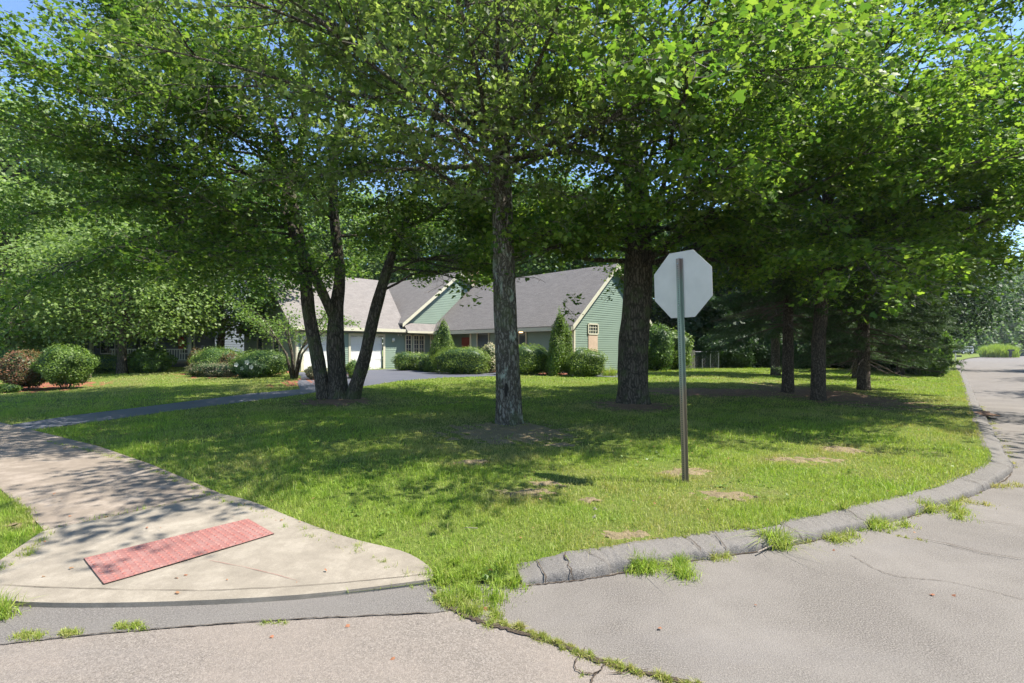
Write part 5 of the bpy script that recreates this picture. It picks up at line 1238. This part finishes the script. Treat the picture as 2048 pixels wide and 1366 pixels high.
m = MB(); m.poly([p-nb_*.001 for p in bk][::-1]); m.build('sign_face', M['signred'], pl)
for zz in (cz+.24, cz-.24):
    m = MB(); c = pp(0, .036, zz); m.tube([c, c+nb_*.008], .009, 6); m.build('bolt', M['galv'], sign)

# ------------------------------------------------------------------ fence at the back
fx, fy, fz = at(1340,32); fr = empty('wire_fence', (fx,fy,fz), 'low grey wire fence with a pale wooden gate at the back of the lawn', 'fence')
x1 = at(1437,32)[0]-fx
m = MB()
for i in range(7): m.tube([(x1*i/6,0,0),(x1*i/6,0,1.15)], .03, 6)
m.tube([(0,0,1.12),(x1,0,1.12)], .018, 5); m.build('posts', M['galv'], fr)
m = MB()
for i in range(int(x1/.09)):
    m.tube([(i*.09,0,.05),(min(i*.09+.5,x1),0,1.1)], .003, 3, caps=False); m.tube([(i*.09+.5 if i*.09+.5 < x1 else x1,.01,.05),(i*.09,.01,1.1)], .003, 3, caps=False)
m.build('wire_mesh', M['galv'], fr)
m = MB()
for i in range(7): m.box(.75+i*.12, .85+i*.12, -.09, -.06, .05, 1.22)
m.box(.72,1.6,-.06,-.04,.3,.4); m.box(.72,1.6,-.06,-.04,.9,1.0); m.build('gate', M['wood'], fr)

# ------------------------------------------------------------------ far right: jeep-like car, mailbox, bin, small sign
x, y, z = at(1926,116)
car = empty('parked_car', (x,y,z), 'silver boxy off-road car with a rear spare wheel parked beyond the bend', 'car', rz=R(12))
m = MB(); side = [(-1.9,.5),(-1.9,1.02),(-.95,1.08),(-.55,1.80),(1.75,1.82),(1.95,1.15),(1.95,.5)]
def ext(mb, pr, y0, y1):
    n = len(pr); a = [Vector((p[0], y0, p[1])) for p in pr]; b2 = [Vector((p[0], y1, p[1])) for p in pr]; mb.poly(a); mb.poly(b2[::-1])
    for i in range(n): mb.poly([a[i], b2[i], b2[(i+1) % n], a[(i+1) % n]])
ext(m, side, -.85, .85); bevel(m.build('body', M['silver'], car), .05)
for (a, b2) in ((-.4,.3),(.42,1.1),(1.2,1.7)):
    m = MB(); m.box(a, b2, -.875, -.86, 1.2, 1.68); m.build('window', M['glass'], car)
m = MB(); m.box(1.9,1.99,-.6,.6,1.2,1.65); m.build('rear_window', M['glass'], car)
for wx in (-1.2,1.25):
    for wy in (-.88,.88):
        m = MB(); m.tube([(wx,wy-.12,.40),(wx,wy+.12,.40)], .40, 18); t_ = m.build('wheel', M['rubber'], car); m = MB(); m.tube([(wx,wy-.135,.40),(wx,wy+.135,.40)], .22, 14); m.build('rim', M['rim'], t_)
        m = MB(); s_ = -1 if wy < 0 else 1; m.box(wx-.58,wx+.58,min(s_*.84,s_*1.0),max(s_*.84,s_*1.0),.78,.90); m.build('fender', M['black'], car)
m = MB(); m.tube([(2.0,0,1.05),(2.22,0,1.05)], .38, 18); m.build('spare_wheel', M['rubber'], car)
m = MB(); m.box(1.93,2.12,-.8,.8,.45,.62); m.box(-2.1,-1.9,-.8,.8,.45,.62); m.build('bumper', M['black'], car)
x, y, z = at(2021,84)
mb_ = empty('mailbox', (x,y,z), 'black mailbox on a thick post in front of the ornamental grass', 'mailbox')
m = MB(); m.box(-.13,.13,-.13,.13,0,1.0); bevel(m.build('post', M['black'], mb_), .01)
m = MB(); ext(m, [(-.35,1.0),(.55,1.0),(.55,1.2),(.5,1.28),(-.3,1.28),(-.35,1.2)], -.16, .16); bevel(m.build('box', M['black'], mb_), .02)
x, y, z = at(2043,92)
bn = empty('wheeled_bin', (x,y,z), 'dark wheeled bin at the right edge beyond the mailbox', 'bin')
m = MB(); m.raw([(-.3,-.3,.05),(.3,-.3,.05),(.3,.3,.05),(-.3,.3,.05),(-.38,-.38,1.1),(.38,-.38,1.1),(.38,.38,1.1),(-.38,.38,1.1)], [(3,2,1,0),(4,5,6,7),(0,1,5,4),(1,2,6,5),(2,3,7,6),(3,0,4,7)]); m.build('body', M['darkgreen'], bn)
m = MB(); m.box(-.4,.4,-.42,.4,1.1,1.2); bevel(m.build('lid', M['darkgreen'], bn), .02)
for sx2 in (-.3,.3): m = MB(); m.tube([(sx2-.03,.32,.12),(sx2+.03,.32,.12)], .12, 12); m.build('wheel', M['rubber'], bn)
x, y, z = at(1911,62); s2 = empty('small_sign', (x,y,z), 'small black nameplate on a white post at the driveway mouth beyond the spruces', 'sign')
m = MB(); m.box(-.05,.05,-.05,.05,0,1.0); m.build('post', M['white'], s2); m = MB(); m.box(.06,.75,-.03,.03,.5,.72); m.build('plate', M['black'], s2)

# ------------------------------------------------------------------ litter
rs = RS(77)
def small_leaf(px, py, lb, sz=.05, mat='fallen', land_=False, grp='fallen leaves on the asphalt'):
    x, y = (Gl(px, py)[:2] if land_ else G0(px, py)); z = (Gl(px, py)[2]+.05) if land_ else .014
    me = leaves_mesh('fallen_leaf', np.array([[x,y,z]]), np.array([[rs.normal(0,.25),rs.normal(0,.25),1]]), rs.normal(0,1,(1,3)), np.array([sz]), LEAF_FULL, .5)
    tag(link('fallen_leaf', me, M[mat]), lb, 'leaf', grp)
small_leaf(1870,1192,'small reddish dead leaf on the right asphalt, left of a pair',.035); small_leaf(1912,1193,'curled reddish dead leaf on the right asphalt, right of a pair',.045)
small_leaf(1322,1258,'dark dead leaf alone on the asphalt right of the joint',.03); small_leaf(700,1253,'dark speck of leaf on the street below the ramp',.03)
small_leaf(790,1318,'black bit of leaf on the street near the bottom',.03); small_leaf(548,1275,'thin reddish leaf bit on the street below the gutter crack',.025)
small_leaf(968,1217,'brown leaf in the grassy joint near the ramp corner',.05); small_leaf(305,1058,'brown leaf bit on the ramp above the red panel',.025)
small_leaf(314,1166,'brown leaf bit on the concrete right of the red panel corner',.025)
for (px, py, lb) in ((1190,1030,'upper pale flower in the front lawn'),(1188,1044,'lower pale flower in the front lawn')):
    x, y, z = Gl(px, py); me = leaves_mesh('clover_flower', np.tile([[x,y,z+.055]],(4,1)), rs.normal(0,.3,(4,3))+[0,-.9,.6], rs.normal(0,1,(4,3)), np.full(4,.024), LEAF_LOW)
    tag(link('lawn_flower', me, M['greyshrub']), lb, 'flower', 'pale flowers in the front lawn')
def stick(px, lb, r=.006, zz=.03, land_=False):
    pts = [np.array([*(Gl(*p)[:2] if land_ else G0(*p)), (Gl(*p)[2]+.03) if land_ else zz]) for p in px]; q, rr = resample(pts, [r]*len(pts), .03)
    m = MB(); m.tube(q, rr, 6, jit=lambda i, a, p: 1+.25*math.sin(i*1.7+a)); tag(m.build('stick', M['twig'], smooth=True), lb, 'stick')
stick([(1515,1112),(1540,1100),(1570,1094),(1595,1087)], 'pale bent stick lying in the gutter weeds')
stick([(1625,1062),(1640,1056),(1655,1056)], 'short curved stick resting on the kerb weeds', .006, .09)
stick([(930,1062),(955,1063)], 'thin straw-coloured twig on the front lawn', .004, .1, True)
# odd coloured leaves on the centre tree's low spray are part of that tree

# ------------------------------------------------------------------ broad-leaved weeds and litter in the turf
rs = RS(91); P = []; N_ = []; T = []; S = []
for i in range(420):
    y = math.sqrt(rs.uniform(3.4**2, 12**2)); x = rs.uniform(-.9, 1.0)*y
    q = np.array([[x, y]])
    if not grass_ok(q)[0] or fnoise(q[:,0], q[:,1], .9, 7)[0] < .05: continue
    z = float(zland(q)[0]); k = rs.randint(6, 16); a = rs.uniform(0, 6.283, k); rr = rs.uniform(.0, .07, k)
    P.append(np.column_stack([x+np.cos(a)*rr, y+np.sin(a)*rr, z+rs.uniform(.015, .05, k)])); nv = rs.normal(0,.3,(k,3)); nv[:,2] += 1; N_.append(nv)
    T.append(np.column_stack([np.cos(a), np.sin(a), rs.uniform(0,.4,k)])); S.append(rs.uniform(.025,.05,k))
me = leaves_mesh('lawn_weeds', np.vstack(P), np.vstack(N_), np.vstack(T), np.concatenate(S), LEAF_LOW); tag(link('lawn_weeds', me, M['litshrub']), 'broad-leaved weeds scattered through the front lawn', 'weeds', kind='stuff')
P = []
for i in range(700):
    y = math.sqrt(rs.uniform(3.0**2, 14**2)); x = rs.uniform(-.95, 1.0)*y; q = np.array([[x, y]]); inl = inpoly(q, land_ol)[0]; dk = seg_dist(q, kerb_line)[0]
    if inl and dk < .22: continue
    if not inl and dk > .25 and rs.uniform() < .965: continue
    P.append([x, y, (float(zland(q)[0])+rs.uniform(.02,.05)) if inl else .013])
P = np.array(P); k = len(P); nv = rs.normal(0,.3,(k,3)); nv[:,2] += 1
me = leaves_mesh('leaf_litter', P, nv, rs.normal(0,1,(k,3)), rs.uniform(.012,.035,k), LEAF_MID, .5); tag(link('leaf_litter', me, M['fallen']), 'tiny dead leaf bits scattered over lawn and gutter', 'leaf litter', kind='stuff')
# ------------------------------------------------------------------ light summer haze
b = NB('haze'); b.t.nodes.remove(b.b); v = b.n('ShaderNodeVolumePrincipled'); v.inputs['Density'].default_value = .00025; v.inputs['Color'].default_value = (.86,.92,1,1); v.inputs['Anisotropy'].default_value = .3
b.l(v.outputs[0], b.o.inputs['Volume'])
m = MB(); m.box(-190,240,-70,330,-1.04,45); tag(m.build('haze', b.m), kind='stuff')
